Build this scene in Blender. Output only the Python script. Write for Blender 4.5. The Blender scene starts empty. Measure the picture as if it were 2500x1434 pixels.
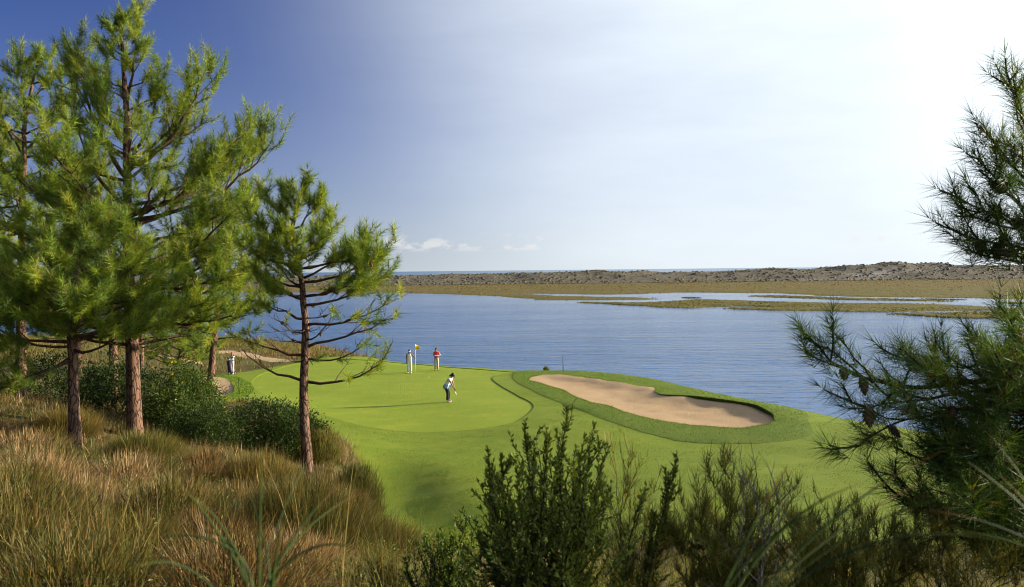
import bpy, bmesh, math, random
import numpy as np
from mathutils import Vector, Matrix, geometry

# ------------------------------------------------------------------ camera
R = math.radians
scene = bpy.context.scene
C = scene.collection
cam_data = bpy.data.cameras.new('camera')
cam = bpy.data.objects.new('camera', cam_data)
C.objects.link(cam)
scene.camera = cam
CAM = Vector((0.0, 0.0, 7.2))
cam.matrix_world = Matrix.Translation(CAM) @ Matrix.Rotation(R(90 - 1.51), 4, 'X') @ Matrix.Rotation(R(-0.6), 4, 'Z')
cam_data.sensor_width = 36.0
cam_data.lens = 31.18
cam_data.clip_start = 0.05
cam_data.clip_end = 60000
cam_data.dof.use_dof = True
cam_data.dof.focus_distance = 34.0
cam_data.dof.aperture_fstop = 5.0

# ------------------------------------------------------------------ sky and sun
SUN_AZ, SUN_EL = 79.0, 14.0           # azimuth measured from +y (the view) towards +x
sun_dir = Vector((math.sin(R(SUN_AZ)) * math.cos(R(SUN_EL)), math.cos(R(SUN_AZ)) * math.cos(R(SUN_EL)), math.sin(R(SUN_EL))))
world = bpy.data.worlds.new('World')
scene.world = world
world.use_nodes = True
wt = world.node_tree
wn, wl = wt.nodes, wt.links
wn.clear()

def wnode(kind, **kw):
    n = wn.new(kind)
    for k, v in kw.items():
        setattr(n, k, v)
    return n

def wmath(op, a, b=None, clamp=False):
    n = wn.new('ShaderNodeMath'); n.operation = op; n.use_clamp = clamp
    for i, s in enumerate((a, b)):
        if s is None:
            continue
        if isinstance(s, (int, float)):
            n.inputs[i].default_value = s
        else:
            wl.new(s, n.inputs[i])
    return n.outputs[0]

sky = wnode('ShaderNodeTexSky', sky_type='NISHITA')
sky.sun_disc = False
sky.sun_elevation = R(SUN_EL)
sky.sun_rotation = R(SUN_AZ)
sky.altitude = 0
sky.air_density = 1.0
sky.dust_density = 0.25
sky.ozone_density = 7.0
tc = wnode('ShaderNodeTexCoord')
sep = wnode('ShaderNodeSeparateXYZ'); wl.new(tc.outputs['Generated'], sep.inputs[0])
# thin high veil of cirrus, dense round the sun and thinning away from it
dot = wnode('ShaderNodeVectorMath', operation='DOT_PRODUCT')
wl.new(tc.outputs['Generated'], dot.inputs[0]); dot.inputs[1].default_value = sun_dir
ang = wmath('ARCCOSINE', dot.outputs['Value'])
mr0 = wnode('ShaderNodeMapRange')
wl.new(ang, mr0.inputs[0])
mr0.inputs[1].default_value = R(110); mr0.inputs[2].default_value = R(44)
mr = wnode('ShaderNodeValToRGB'); wl.new(mr0.outputs[0], mr.inputs[0]); mr.color_ramp.interpolation = 'B_SPLINE'
_e = mr.color_ramp.elements
for _p, _v in ((0.0, 0.0), (0.15, 0.01), (0.27, 0.03), (0.36, 0.16), (0.44, 0.40), (0.54, 0.68), (0.66, 0.88), (0.82, 0.98), (1.0, 1.0)):
    _q = _e[0] if _p == 0.0 else (_e[-1] if _p == 1.0 else _e.new(_p))
    _q.position = _p; _q.color = (_v, _v, _v, 1)
# streaks in the veil
mp = wnode('ShaderNodeMapping'); wl.new(tc.outputs['Generated'], mp.inputs[0])
mp.inputs['Scale'].default_value = (1.6, 1.6, 7.0); mp.inputs['Rotation'].default_value = (R(18), R(-14), 0)
nz = wnode('ShaderNodeTexNoise'); wl.new(mp.outputs[0], nz.inputs['Vector'])
nz.inputs['Scale'].default_value = 2.2; nz.inputs['Detail'].default_value = 5; nz.inputs['Roughness'].default_value = 0.55
streak = wmath('MULTIPLY_ADD', nz.outputs['Fac'], 0.45); wn[-1].inputs[2].default_value = 0.78
veil = wmath('MULTIPLY', mr.outputs[0], streak, clamp=True)
veil = wmath('MULTIPLY', veil, 0.92)
vmix = wnode('ShaderNodeMix', data_type='RGBA')
wl.new(veil, vmix.inputs['Factor'])
tintn = wnode('ShaderNodeMix', data_type='RGBA', blend_type='MULTIPLY')     # the blue a polarising filter leaves
tintn.inputs['Factor'].default_value = 1.0
wl.new(sky.outputs[0], tintn.inputs['A']); tintn.inputs['B'].default_value = (0.22, 0.36, 0.68, 1)
wl.new(tintn.outputs['Result'], vmix.inputs['A'])
glow = wnode('ShaderNodeMapRange', interpolation_type='SMOOTHSTEP'); wl.new(ang, glow.inputs[0])
glow.inputs[1].default_value = R(58); glow.inputs[2].default_value = R(22); glow.inputs[3].default_value = 1.0; glow.inputs[4].default_value = 2.8
vcol = wnode('ShaderNodeVectorMath', operation='SCALE'); vcol.inputs[0].default_value = (7.5, 8.25, 8.85)
wl.new(glow.outputs[0], vcol.inputs['Scale']); wl.new(vcol.outputs[0], vmix.inputs['B'])
# paler air low over the sea, all round
el0 = wmath('ARCSINE', sep.outputs['Z'])
hz_ = wmath('POWER', 2.718, wmath('MULTIPLY', wmath('MAXIMUM', el0, 0.0), -1 / R(6.5)))
hz_ = wmath('MULTIPLY', hz_, 0.52)
hmix = wnode('ShaderNodeMix', data_type='RGBA')
wl.new(hz_, hmix.inputs['Factor']); wl.new(vmix.outputs['Result'], hmix.inputs['A']); hmix.inputs['B'].default_value = (6.2, 6.6, 6.8, 1)
# a broken line of small fair-weather cumulus low over the sea
el = wmath('ARCSINE', sep.outputs['Z'])
mpc = wnode('ShaderNodeMapping'); wl.new(tc.outputs['Generated'], mpc.inputs[0])
mpc.inputs['Scale'].default_value = (1, 1, 2.1); mpc.inputs['Location'].default_value = (0.31, 0.0, 0.0)
nc = wnode('ShaderNodeTexNoise'); wl.new(mpc.outputs[0], nc.inputs['Vector'])
nc.inputs['Scale'].default_value = 34; nc.inputs['Detail'].default_value = 7; nc.inputs['Roughness'].default_value = 0.52
band = wnode('ShaderNodeMapRange', interpolation_type='SMOOTHSTEP'); wl.new(el, band.inputs[0])
band.inputs[1].default_value = R(1.1); band.inputs[2].default_value = R(1.55)
band2 = wnode('ShaderNodeMapRange', interpolation_type='SMOOTHSTEP'); wl.new(el, band2.inputs[0])
band2.inputs[1].default_value = R(2.6); band2.inputs[2].default_value = R(1.7)
big = wnode('ShaderNodeTexNoise'); wl.new(tc.outputs['Generated'], big.inputs['Vector'])
big.inputs['Scale'].default_value = 5.0; big.inputs['Detail'].default_value = 1
cl = wmath('MULTIPLY', band.outputs[0], band2.outputs[0])
cth = wnode('ShaderNodeMapRange', interpolation_type='SMOOTHSTEP'); wl.new(nc.outputs['Fac'], cth.inputs[0])
cth.inputs[1].default_value = 0.50; cth.inputs[2].default_value = 0.62
bth = wnode('ShaderNodeMapRange', interpolation_type='SMOOTHSTEP'); wl.new(big.outputs['Fac'], bth.inputs[0])
bth.inputs[1].default_value = 0.50; bth.inputs[2].default_value = 0.56
cl = wmath('MULTIPLY', cl, cth.outputs[0]); cl = wmath('MULTIPLY', cl, bth.outputs[0]); cl = wmath('MULTIPLY', cl, 0.55)
cmix = wnode('ShaderNodeMix', data_type='RGBA')
wl.new(cl, cmix.inputs['Factor']); wl.new(hmix.outputs['Result'], cmix.inputs['A'])
cmix.inputs['B'].default_value = (6.6, 6.5, 6.3, 1)
bg = wnode('ShaderNodeBackground'); wl.new(cmix.outputs['Result'], bg.inputs[0]); bg.inputs[1].default_value = 0.05
wo = wnode('ShaderNodeOutputWorld'); wl.new(bg.outputs[0], wo.inputs[0])

sl = bpy.data.lights.new('sun', 'SUN')
sl.energy = 5.0
sl.angle = R(0.55)
sl.color = (1.0, 0.86, 0.64)
so = bpy.data.objects.new('sun', sl)
C.objects.link(so)
so.rotation_euler = sun_dir.to_track_quat('Z', 'Y').to_euler()

vs = scene.view_settings
vs.view_transform = 'Standard'; vs.look = 'None'; vs.gamma = 1.0; vs.use_curve_mapping = False
vs.exposure = 1.45
scene.render.engine = 'CYCLES'
scene.cycles.use_denoising = True
scene.cycles.filter_width = 1.05
scene.cycles.max_bounces = 6
scene.cycles.transparent_max_bounces = 8
scene.cycles.caustics_reflective = False
scene.cycles.caustics_refractive = False

# ------------------------------------------------------------------ plan of the place, metres (camera above 0,0)
BUNKER = [(0.98, 57.82), (1.37, 59.46), (2.43, 59.81), (3.66, 59.27), (4.61, 58.09), (5.77, 56.46), (6.69, 55.01), (7.45, 53.5), (8.51, 53.07), (8.29, 51.73), (8.12, 50.15), (8.49, 49.21), (9.71, 48.82), (10.31, 47.63), (10.95, 46.76), (11.89, 45.63), (12.25, 44.6), (12.39, 43.15), (12.37, 41.81), (11.97, 40.42), (11.71, 40.02), (11.17, 39.64), (10.33, 39.17), (9.67, 39.33), (8.71, 39.79), (7.73, 40.26), (6.84, 41.38), (5.94, 42.79), (5.33, 44.03), (4.75, 45.86), (4.06, 47.29), (3.4, 49.71), (3.02, 52.02), (2.33, 53.12), (1.76, 55.41), (1.1, 56.61)]
BUNKER_SMALL = [(-21.67, 62.64), (-21.01, 62.83), (-19.84, 61.28), (-18.63, 58.69), (-17.54, 55.73), (-16.86, 53.07), (-16.56, 51.0), (-16.4, 48.94), (-16.83, 48.22), (-19.06, 53.23), (-21.17, 59.34)]
ROUGH = [(-0.06, 61.21), (0.32, 63.43), (1.42, 63.85), (2.59, 63.48), (4.32, 63.06), (7.01, 61.06), (9.32, 57.86), (11.09, 53.46), (12.4, 48.89), (13.71, 45.71), (14.65, 43.17), (13.7, 41.3), (13.3, 39.4), (12.65, 37.25), (11.35, 36.55), (9.89, 36.21), (7.29, 36.8), (5.99, 38.38), (5.12, 39.97), (4.23, 42.16), (3.27, 44.99), (2.36, 47.61), (1.57, 50.35), (0.7, 53.81), (0.01, 57.09)]
GREEN = [(-17.51, 59.04), (-18.39, 63.35), (-18.14, 68.5), (-16.48, 72.39), (-13.59, 73.09), (-9.97, 71.39), (-6.4, 68.54), (-3.1, 65.62), (-0.65, 63.52), (0.47, 62.9), (-0.06, 61.94), (-1.05, 61.3), (-1.43, 59.0), (-1.25, 57.25), (-0.56, 53.63), (0.22, 50.76), (0.84, 48.48), (1.09, 46.71), (1.05, 45.47), (0.75, 43.82), (0.13, 41.95), (-1.01, 40.8), (-2.87, 40.38), (-4.76, 40.49), (-6.8, 41.48), (-8.77, 43.68), (-11.04, 46.41), (-13.58, 50.29), (-15.94, 54.83)]
EDGE = [(21.36, 26.32), (19.61, 31.38), (17.81, 36.68), (16.05, 40.86), (14.45, 44.06), (12.83, 47.94), (10.86, 52.37), (9.15, 56.8), (8.15, 59.08), (5.72, 62.42), (3.44, 62.88), (0.83, 63.9), (-4.76, 67.78), (-8.19, 70.25), (-12.09, 74.3)]
EDGE_LEFT = [(-16.67, 92.0), (-23.4, 112.0), (-29.22, 126.0), (-37.54, 135.0), (-45.39, 142.0), (-65.97, 150.0), (-125.49, 155.0)]
PATH = [(-31.12, 93.24), (-30.63, 95.76), (-28.82, 93.46), (-24.07, 85.05), (-19.47, 76.21), (-17.86, 72.79), (-18.72, 71.95), (-21.45, 75.74), (-25.13, 82.71), (-28.12, 87.24), (-29.48, 88.29)]
PATHB = [(-32.53, 80.65), (-30.27, 79.61), (-27.24, 76.28), (-25.27, 72.63), (-26.08, 72.06), (-28.52, 74.99), (-30.93, 76.67)]
MARSH_MAIN = [(-700, 560), (-500, 520), (-179.7, 487.4), (-97.6, 442.2), (-55.5, 419.9), (-41.0, 400.2), (-27.6, 378.0), (-18.1, 366.6), (-9.9, 345.6), (1.2, 316.5), (8.2, 297.8), (18.3, 290.9), (30.4, 291.0), (38.3, 286.0), (45.5, 288.8), (51.3, 297.5), (50.5, 309.0), (40.4, 315.4), (31.6, 331.0), (21.9, 348.2), (10.1, 365.8), (1.5, 375.1), (8.2, 378.6), (27.3, 365.1), (36.7, 351.9), (47.9, 349.5), (57.4, 357.4), (61.6, 370.0), (80.0, 368.9), (97.5, 353.4), (106.9, 330.8), (106.0, 311.0), (116.4, 295.3), (128.3, 283.0), (139.5, 269.0), (148.3, 256.8), (171.9, 237.0), (194.9, 215.8), (330, 230), (600, 380), (800, 660), (-700, 660)]
MARSH_FRONT = [(18.5, 271.0), (23.1, 276.4), (28.2, 270.4), (35.5, 265.1), (43.1, 268.3), (49.1, 275.6), (57.6, 285.1), (62.8, 285.9), (69.2, 274.2), (74.3, 263.6), (83.1, 254.7), (90.7, 244.6), (102.9, 239.4), (112.1, 235.0), (112.6, 226.2), (113.7, 219.4), (116.2, 209.7), (118.4, 204.9), (130.1, 186.9), (138.5, 170.1), (126.1, 154.8), (116.6, 183.0), (112.0, 195.8), (102.6, 197.9), (94.7, 199.7), (83.4, 194.2), (76.4, 198.2), (69.6, 204.1), (61.1, 206.0), (54.1, 214.5), (52.1, 222.3), (62.3, 226.0), (68.2, 227.7), (60.4, 233.8), (53.3, 233.1), (47.6, 222.6), (40.9, 229.7), (32.7, 244.4), (26.7, 256.3), (22.0, 263.7)]
MARSH_RIGHT = [(78.7, 187.7), (82.4, 190.3), (88.4, 192.5), (92.5, 189.3), (100.3, 193.5), (109.3, 189.1), (116.4, 174.6), (123.2, 156.9), (107.5, 136.9), (101.0, 151.5), (95.4, 157.1), (92.9, 160.8), (91.6, 167.1), (83.8, 171.4), (82.1, 176.5), (79.4, 181.1)]
ISLET_LONG = [(83.3, 319.1), (90.6, 321.4), (98.2, 315.4), (107.4, 289.9), (115.9, 279.2), (122.3, 269.7), (126.6, 259.0), (127.9, 252.1), (122.9, 251.5), (114.8, 258.2), (105.3, 263.3), (100.3, 270.6), (96.5, 282.9), (91.1, 292.6), (86.2, 305.7)]
ISLET_THIN = [(124.5, 276.4), (131.6, 269.1), (135.8, 261.9), (130.9, 259.9), (125.1, 268.8)]
ISLET_SMALL = [(130.7, 239.2), (136.0, 241.5), (137.4, 235.4), (138.4, 227.9), (132.1, 228.7)]
ISLET_TIP = [(57.9, 309.4), (62.8, 310.8), (65.7, 301.1), (60.1, 297.4)]
TURF_A = [(-24.93, 65.5), (-22.21, 64.2), (-20.95, 65.4), (-19.75, 67.49), (-17.88, 69.98), (-16.79, 73.76), (-15.06, 77.16)]
TURF_B = [(21.36, 26.32), (17.73, 21.83), (10.41, 22.74), (4.73, 22.93), (1.56, 23.39), (-1.2, 24.22), (-3.1, 24.6), (-3.86, 25.86), (-4.49, 27.59), (-4.74, 30.01), (-5.91, 34.01), (-8.37, 39.77), (-10.57, 44.41), (-13.64, 48.0), (-15.35, 48.87), (-15.42, 45.37), (-17.44, 46.84), (-22.93, 59.49)]
rs = np.random.RandomState(7)

# ------------------------------------------------------------------ small numeric helpers
def _hash(ix, iy, seed):
    h = (ix.astype(np.int64) * 374761393 + iy.astype(np.int64) * 668265263 + seed * 974634511) & 0xffffffff
    h = ((h ^ (h >> 13)) * 1274126177) & 0xffffffff
    return ((h ^ (h >> 16)) & 0xffff) / 65535.0

def vnoise(x, y, seed=0):
    ix, iy = np.floor(x), np.floor(y)
    fx, fy = x - ix, y - iy
    fx = fx * fx * (3 - 2 * fx); fy = fy * fy * (3 - 2 * fy)
    a, b = _hash(ix, iy, seed), _hash(ix + 1, iy, seed)
    c, d = _hash(ix, iy + 1, seed), _hash(ix + 1, iy + 1, seed)
    return (a * (1 - fx) + b * fx) * (1 - fy) + (c * (1 - fx) + d * fx) * fy

def fbm(x, y, seed=0, octv=4, gain=0.5):
    t, a, s = 0, 1.0, 0.0
    for o in range(octv):
        t = t + a * vnoise(x * 2 ** o, y * 2 ** o, seed + o * 17); s += a; a *= gain
    return t / s

def sstep(a, b, x):
    t = np.clip((x - a) / (b - a), 0, 1)
    return t * t * (3 - 2 * t)

def inside(poly, x, y):
    poly = np.asarray(poly); c = np.zeros(np.shape(x), bool)
    n = len(poly)
    for i in range(n):
        x1, y1 = poly[i]; x2, y2 = poly[(i + 1) % n]
        if y1 == y2:
            continue
        m = ((y1 > y) != (y2 > y)) & (x < (x2 - x1) * (y - y1) / (y2 - y1) + x1)
        c ^= m
    return c

def polydist(poly, x, y, closed=True):
    poly = np.asarray(poly); d = np.full(np.shape(x), 1e9)
    n = len(poly)
    for i in range(n if closed else n - 1):
        ax, ay = poly[i]; bx, by = poly[(i + 1) % n]
        dx, dy = bx - ax, by - ay
        t = np.clip(((x - ax) * dx + (y - ay) * dy) / (dx * dx + dy * dy + 1e-9), 0, 1)
        d = np.minimum(d, np.hypot(x - ax - t * dx, y - ay - t * dy))
    return d

def sdist(poly, x, y):          # negative inside
    d = polydist(poly, x, y)
    return np.where(inside(poly, x, y), -d, d)

def smooth_loop(poly, step, it=2):
    p = np.asarray(poly, float)
    for _ in range(it):          # Chaikin
        q = np.roll(p, -1, 0)
        p = np.stack([p * .75 + q * .25, p * .25 + q * .75], 1).reshape(-1, 2)
    out = []
    n = len(p); acc = 0.0
    for i in range(n):
        a, b = p[i], p[(i + 1) % n]
        L = np.hypot(*(b - a)); acc += L
        if acc >= step or i == 0:
            out.append(b); acc = 0.0
    return np.array(out)

# ------------------------------------------------------------------ object helpers
def tag(o, label=None, category=None, group=None, kind=None):
    if label: o['label'] = label
    if category: o['category'] = category
    if group: o['group'] = group
    if kind: o['kind'] = kind
    return o

def link(name, me, mat, parent=None):
    o = bpy.data.objects.new(name, me)
    C.objects.link(o)
    if mat is not None and not me.materials:
        me.materials.append(mat)
    if parent is not None:
        o.parent = parent
    return o

def empty(name, loc=(0, 0, 0), rz=0.0, scale=1.0):
    o = bpy.data.objects.new(name, None)
    C.objects.link(o)
    o.location = loc; o.rotation_euler = (0, 0, rz); o.scale = (scale,) * 3
    o.empty_display_size = 0.2
    return o

def make_mesh(name, V, T, tint=None, smooth=False, quads=False):
    V = np.asarray(V, np.float32); T = np.asarray(T, np.int32)
    k = T.shape[1]
    me = bpy.data.meshes.new(name)
    me.vertices.add(len(V)); me.vertices.foreach_set('co', V.ravel())
    me.loops.add(T.size); me.loops.foreach_set('vertex_index', T.ravel())
    me.polygons.add(len(T))
    me.polygons.foreach_set('loop_start', np.arange(0, T.size, k, dtype=np.int32))
    if smooth:
        me.polygons.foreach_set('use_smooth', np.ones(len(T), bool))
    if tint is not None:
        a = me.attributes.new('tint', 'FLOAT_COLOR', 'POINT')
        col = np.ones((len(V), 4), np.float32); col[:, :3] = tint
        a.data.foreach_set('color', col.ravel())
    me.update(calc_edges=True)
    return me

class Acc:
    """collects triangles for one mesh"""
    def __init__(s):
        s.V, s.T, s.c, s.n = [], [], [], 0
    def add(s, V, T, col=None):
        V = np.asarray(V, float).reshape(-1, 3); T = np.asarray(T, int).reshape(-1, 3)
        s.V.append(V); s.T.append(T + s.n); s.n += len(V)
        if col is None: col = (1, 1, 1)
        s.c.append(np.broadcast_to(np.asarray(col, float), (len(V), 3)))
    def mesh(s, name, smooth=False):
        return make_mesh(name, np.concatenate(s.V), np.concatenate(s.T), np.concatenate(s.c), smooth)
    def build(s, name, mat, parent=None, smooth=False):
        return link(name, s.mesh(name, smooth), mat, parent)

def tube(P, rad, sides=6, cap=True):
    P = np.asarray(P, float); n = len(P)
    rad = np.broadcast_to(np.asarray(rad, float), (n,))
    tan = np.gradient(P, axis=0); tan /= np.linalg.norm(tan, axis=1)[:, None] + 1e-9
    ref = np.array([0, 0, 1.0]) if abs(tan[:, 2]).mean() < 0.8 else np.array([0, 1.0, 0])
    u = np.cross(tan, ref); u /= np.linalg.norm(u, axis=1)[:, None] + 1e-9
    w = np.cross(tan, u)
    a = np.arange(sides) * 2 * math.pi / sides
    V = P[:, None] + rad[:, None, None] * (np.cos(a)[None, :, None] * u[:, None] + np.sin(a)[None, :, None] * w[:, None])
    i = np.arange(n - 1)[:, None] * sides; j = np.arange(sides)[None]; k = (j + 1) % sides
    A, B, Cc, Dd = i + j, i + k, i + sides + k, i + sides + j
    T = np.concatenate([np.stack([A, B, Cc], -1).reshape(-1, 3), np.stack([A, Cc, Dd], -1).reshape(-1, 3)])
    V = V.reshape(-1, 3)
    if cap:
        V = np.concatenate([V, P[:1], P[-1:]]); nv = len(V)
        c0 = np.stack([np.full(sides, nv - 2), (np.arange(sides) + 1) % sides, np.arange(sides)], -1)
        b = (n - 1) * sides
        c1 = np.stack([np.full(sides, nv - 1), b + np.arange(sides), b + (np.arange(sides) + 1) % sides], -1)
        T = np.concatenate([T, c0, c1])
    return V, T

def lathe(prof, sides=16, sx=1.0, sy=1.0):
    """prof: (r, z) pairs bottom to top"""
    prof = np.asarray(prof, float); n = len(prof)
    a = np.arange(sides) * 2 * math.pi / sides
    V = np.stack([prof[:, :1] * np.cos(a) * sx, prof[:, :1] * np.sin(a) * sy, np.repeat(prof[:, 1:], sides, 1)], -1).reshape(-1, 3)
    i = np.arange(n - 1)[:, None] * sides; j = np.arange(sides)[None]; k = (j + 1) % sides
    A, B, Cc, Dd = i + j, i + k, i + sides + k, i + sides + j
    T = np.concatenate([np.stack([A, B, Cc], -1).reshape(-1, 3), np.stack([A, Cc, Dd], -1).reshape(-1, 3)])
    return V, T

def bezier(p0, p1, p2, n):
    t = np.linspace(0, 1, n)[:, None]
    return (1 - t) ** 2 * np.asarray(p0) + 2 * t * (1 - t) * np.asarray(p1) + t * t * np.asarray(p2)

def unit(v):
    v = np.asarray(v, float)
    return v / (np.linalg.norm(v, axis=-1, keepdims=True) + 1e-9)

def blades(base, az, th0, th1, length, width, segs=3, rng=rs):
    """curved grass blades: th0 lean from the vertical at the foot, th1 further lean gained by the tip"""
    N = len(base)
    hx = np.stack([np.cos(az), np.sin(az), np.zeros(N)], -1)
    sv = np.stack([-np.sin(az), np.cos(az), np.zeros(N)], -1)
    tw = rng.uniform(-0.9, 0.9, N)[:, None]
    sv = sv * np.cos(tw) + hx * np.sin(tw)
    p = base.copy(); lv = []
    for k in range(segs + 1):
        t = k / segs
        if k:
            th = th0 + th1 * (t - .5 / segs)
            st = (length / segs)[:, None]
            p = p + st * (hx * np.sin(th)[:, None] + np.array([0, 0, 1.0]) * np.cos(th)[:, None])
        wd = (width * (1 - t) ** 0.6)[:, None] * 0.5
        if k < segs:
            lv += [p - sv * wd, p + sv * wd]
        else:
            lv += [p]
    V = np.stack(lv, 1)                     # N, 2*segs+1, 3
    m = 2 * segs + 1
    tri = []
    for k in range(segs - 1):
        a = 2 * k
        tri += [[a, a + 1, a + 3], [a, a + 3, a + 2]]
    tri += [[2 * segs - 2, 2 * segs - 1, 2 * segs]]
    T = (np.arange(N)[:, None, None] * m + np.array(tri)[None]).reshape(-1, 3)
    return V.reshape(-1, 3), T, m

# ------------------------------------------------------------------ materials
MATS = {}
def mat(name):
    m = bpy.data.materials.new(name); m.use_nodes = True
    nt = m.node_tree; nt.nodes.clear()
    out = nt.nodes.new('ShaderNodeOutputMaterial')
    MATS[name] = m
    return m, nt, out

class NT:
    def __init__(s, nt): s.nt = nt
    def n(s, kind, ins=None, **kw):
        x = s.nt.nodes.new(kind)
        for k, v in kw.items(): setattr(x, k, v)
        for k, v in (ins or {}).items():
            if hasattr(v, 'links') or isinstance(v, bpy.types.NodeSocket): s.nt.links.new(v, x.inputs[k])
            else: x.inputs[k].default_value = v
        return x
    def noise(s, vec, scale, detail=4, rough=0.55, out='Fac'):
        return s.n('ShaderNodeTexNoise', {'Vector': vec, 'Scale': scale, 'Detail': detail, 'Roughness': rough}).outputs[out]
    def ramp(s, fac, stops):
        r = s.n('ShaderNodeValToRGB', {'Fac': fac}); e = r.color_ramp.elements
        while len(e) < len(stops): e.new(0.5)
        for q, (p, c) in zip(e, stops):
            q.position = p; q.color = (c[0], c[1], c[2], 1)
        return r.outputs['Color']
    def mix(s, fac, a, b, mode='MIX'):
        x = s.n('ShaderNodeMix', data_type='RGBA', blend_type=mode)
        for k, v in (('Factor', fac), ('A', a), ('B', b)):
            i = x.inputs[k] if k != 'Factor' else x.inputs[0]
            if k != 'Factor': i = [q for q in x.inputs if q.name == k and q.type == 'RGBA'][0]
            if isinstance(v, bpy.types.NodeSocket): s.nt.links.new(v, i)
            elif k == 'Factor': i.default_value = v
            else: i.default_value = (v[0], v[1], v[2], 1)
        return [q for q in x.outputs if q.type == 'RGBA'][0]
    def mapping(s, vec, scale=(1, 1, 1), rot=(0, 0, 0)):
        return s.n('ShaderNodeMapping', {'Vector': vec, 'Scale': scale, 'Rotation': rot}).outputs[0]
    def bump(s, h, strength, dist, normal=None):
        d = {'Height': h, 'Strength': strength, 'Distance': dist}
        if normal is not None: d['Normal'] = normal
        return s.n('ShaderNodeBump', d).outputs[0]
    def link(s, a, b): s.nt.links.new(a, b)

def foliage_mat(name, color=(1, 1, 1), translucent=0.35, rough=0.55, spec=0.25, trans_col=(1.25, 1.15, 0.5)):
    m, nt, out = mat(name); g = NT(nt)
    att = g.n('ShaderNodeAttribute', attribute_name='tint').outputs['Color']
    geo = g.n('ShaderNodeNewGeometry')
    nz = g.noise(geo.outputs['Position'], 1.3, 3)
    v = g.ramp(nz, [(0.25, (0.72, 0.78, 0.75)), (0.75, (1.25, 1.2, 1.1))])
    col = g.mix(1.0, att, v, 'MULTIPLY')
    col = g.mix(1.0, col, color, 'MULTIPLY')
    p = g.n('ShaderNodeBsdfPrincipled', {'Base Color': col, 'Roughness': rough, 'Specular IOR Level': spec})
    tcol = g.mix(1.0, col, trans_col, 'MULTIPLY')
    t = g.n('ShaderNodeBsdfTranslucent', {'Color': tcol})
    mx = g.n('ShaderNodeMixShader', {0: translucent, 1: p.outputs[0], 2: t.outputs[0]})
    g.link(mx.outputs[0], out.inputs[0])
    return m

def plain_mat(name, color, rough=0.7, spec=0.3, metal=0.0, var=0.12, scale=14.0):
    m, nt, out = mat(name); g = NT(nt)
    oc = g.n('ShaderNodeTexCoord').outputs['Object']
    nz = g.noise(oc, scale, 3)
    a = tuple(c * (1 - var) for c in color); b = tuple(min(1, c * (1 + var)) for c in color)
    col = g.ramp(nz, [(0.3, a), (0.7, b)])
    p = g.n('ShaderNodeBsdfPrincipled', {'Base Color': col, 'Roughness': rough, 'Specular IOR Level': spec, 'Metallic': metal})
    g.link(p.outputs[0], out.inputs[0])
    return m

NEEDLE = foliage_mat('pine_needles', translucent=0.34)
NEEDLE_NEAR = foliage_mat('pine_needles_near', translucent=0.3, spec=0.18, rough=0.5)
LEAF = foliage_mat('shrub_leaves', translucent=0.25, spec=0.14, rough=0.5)
GRASS = foliage_mat('grass_blades', translucent=0.35, spec=0.15, rough=0.6, trans_col=(1.15, 1.05, 0.75))
BLADE_NEAR = foliage_mat('reed_leaves', translucent=0.2, spec=0.12, rough=0.5, trans_col=(1.1, 1.1, 0.6))

def bark_mat(name, dark, light, red, scale=9.0, tinted=False):
    m, nt, out = mat(name); g = NT(nt)
    geo = g.n('ShaderNodeNewGeometry').outputs['Position']
    v = g.mapping(geo, (1, 1, 0.32))
    w = g.n('ShaderNodeVectorMath', {0: v, 1: g.n('ShaderNodeVectorMath', {0: g.noise(v, scale * .8, 3, out='Color'), 1: (0.16, 0.16, 0.16)}, operation='MULTIPLY').outputs[0]}, operation='ADD').outputs[0]
    vo = g.n('ShaderNodeTexVoronoi', {'Vector': w, 'Scale': scale}, feature='DISTANCE_TO_EDGE').outputs['Distance']
    cell = g.n('ShaderNodeTexVoronoi', {'Vector': w, 'Scale': scale}).outputs['Color']
    fine = g.noise(v, scale * 6, 5, 0.65)
    plate = g.ramp(vo, [(0.0, (0, 0, 0)), (0.14, (1, 1, 1))])
    base = g.mix(g.n('ShaderNodeSeparateColor', {0: cell}).outputs[0], red, light)
    base = g.mix(g.ramp(fine, [(0.35, (0, 0, 0)), (0.7, (1, 1, 1))]), base, light)
    col = g.mix(plate, dark, base)
    h = g.n('ShaderNodeMath', {0: plate, 1: g.n('ShaderNodeMath', {0: fine, 1: 0.4}, operation='MULTIPLY').outputs[0]}, operation='ADD').outputs[0]
    p = g.n('ShaderNodeBsdfPrincipled', {'Base Color': col, 'Roughness': 0.9, 'Specular IOR Level': 0.15, 'Normal': g.bump(h, 0.9, 0.03)})
    g.link(p.outputs[0], out.inputs[0])
    return m

BARK = bark_mat('pine_bark', (0.03, 0.018, 0.013), (0.16, 0.10, 0.07), (0.14, 0.065, 0.038))
TWIG = bark_mat('pine_branch_bark', (0.03, 0.02, 0.015), (0.13, 0.08, 0.055), (0.11, 0.055, 0.032), scale=22)
TWIG_DARK = bark_mat('shrub_bark', (0.03, 0.02, 0.014), (0.13, 0.09, 0.06), (0.10, 0.055, 0.035), scale=40)
TWIG_PALE = bark_mat('bleached_wood', (0.16, 0.13, 0.11), (0.55, 0.48, 0.42), (0.4, 0.32, 0.27), scale=40)
CONE = plain_mat('cone_scales', (0.16, 0.085, 0.045), 0.65, 0.3, var=0.45, scale=60)

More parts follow.
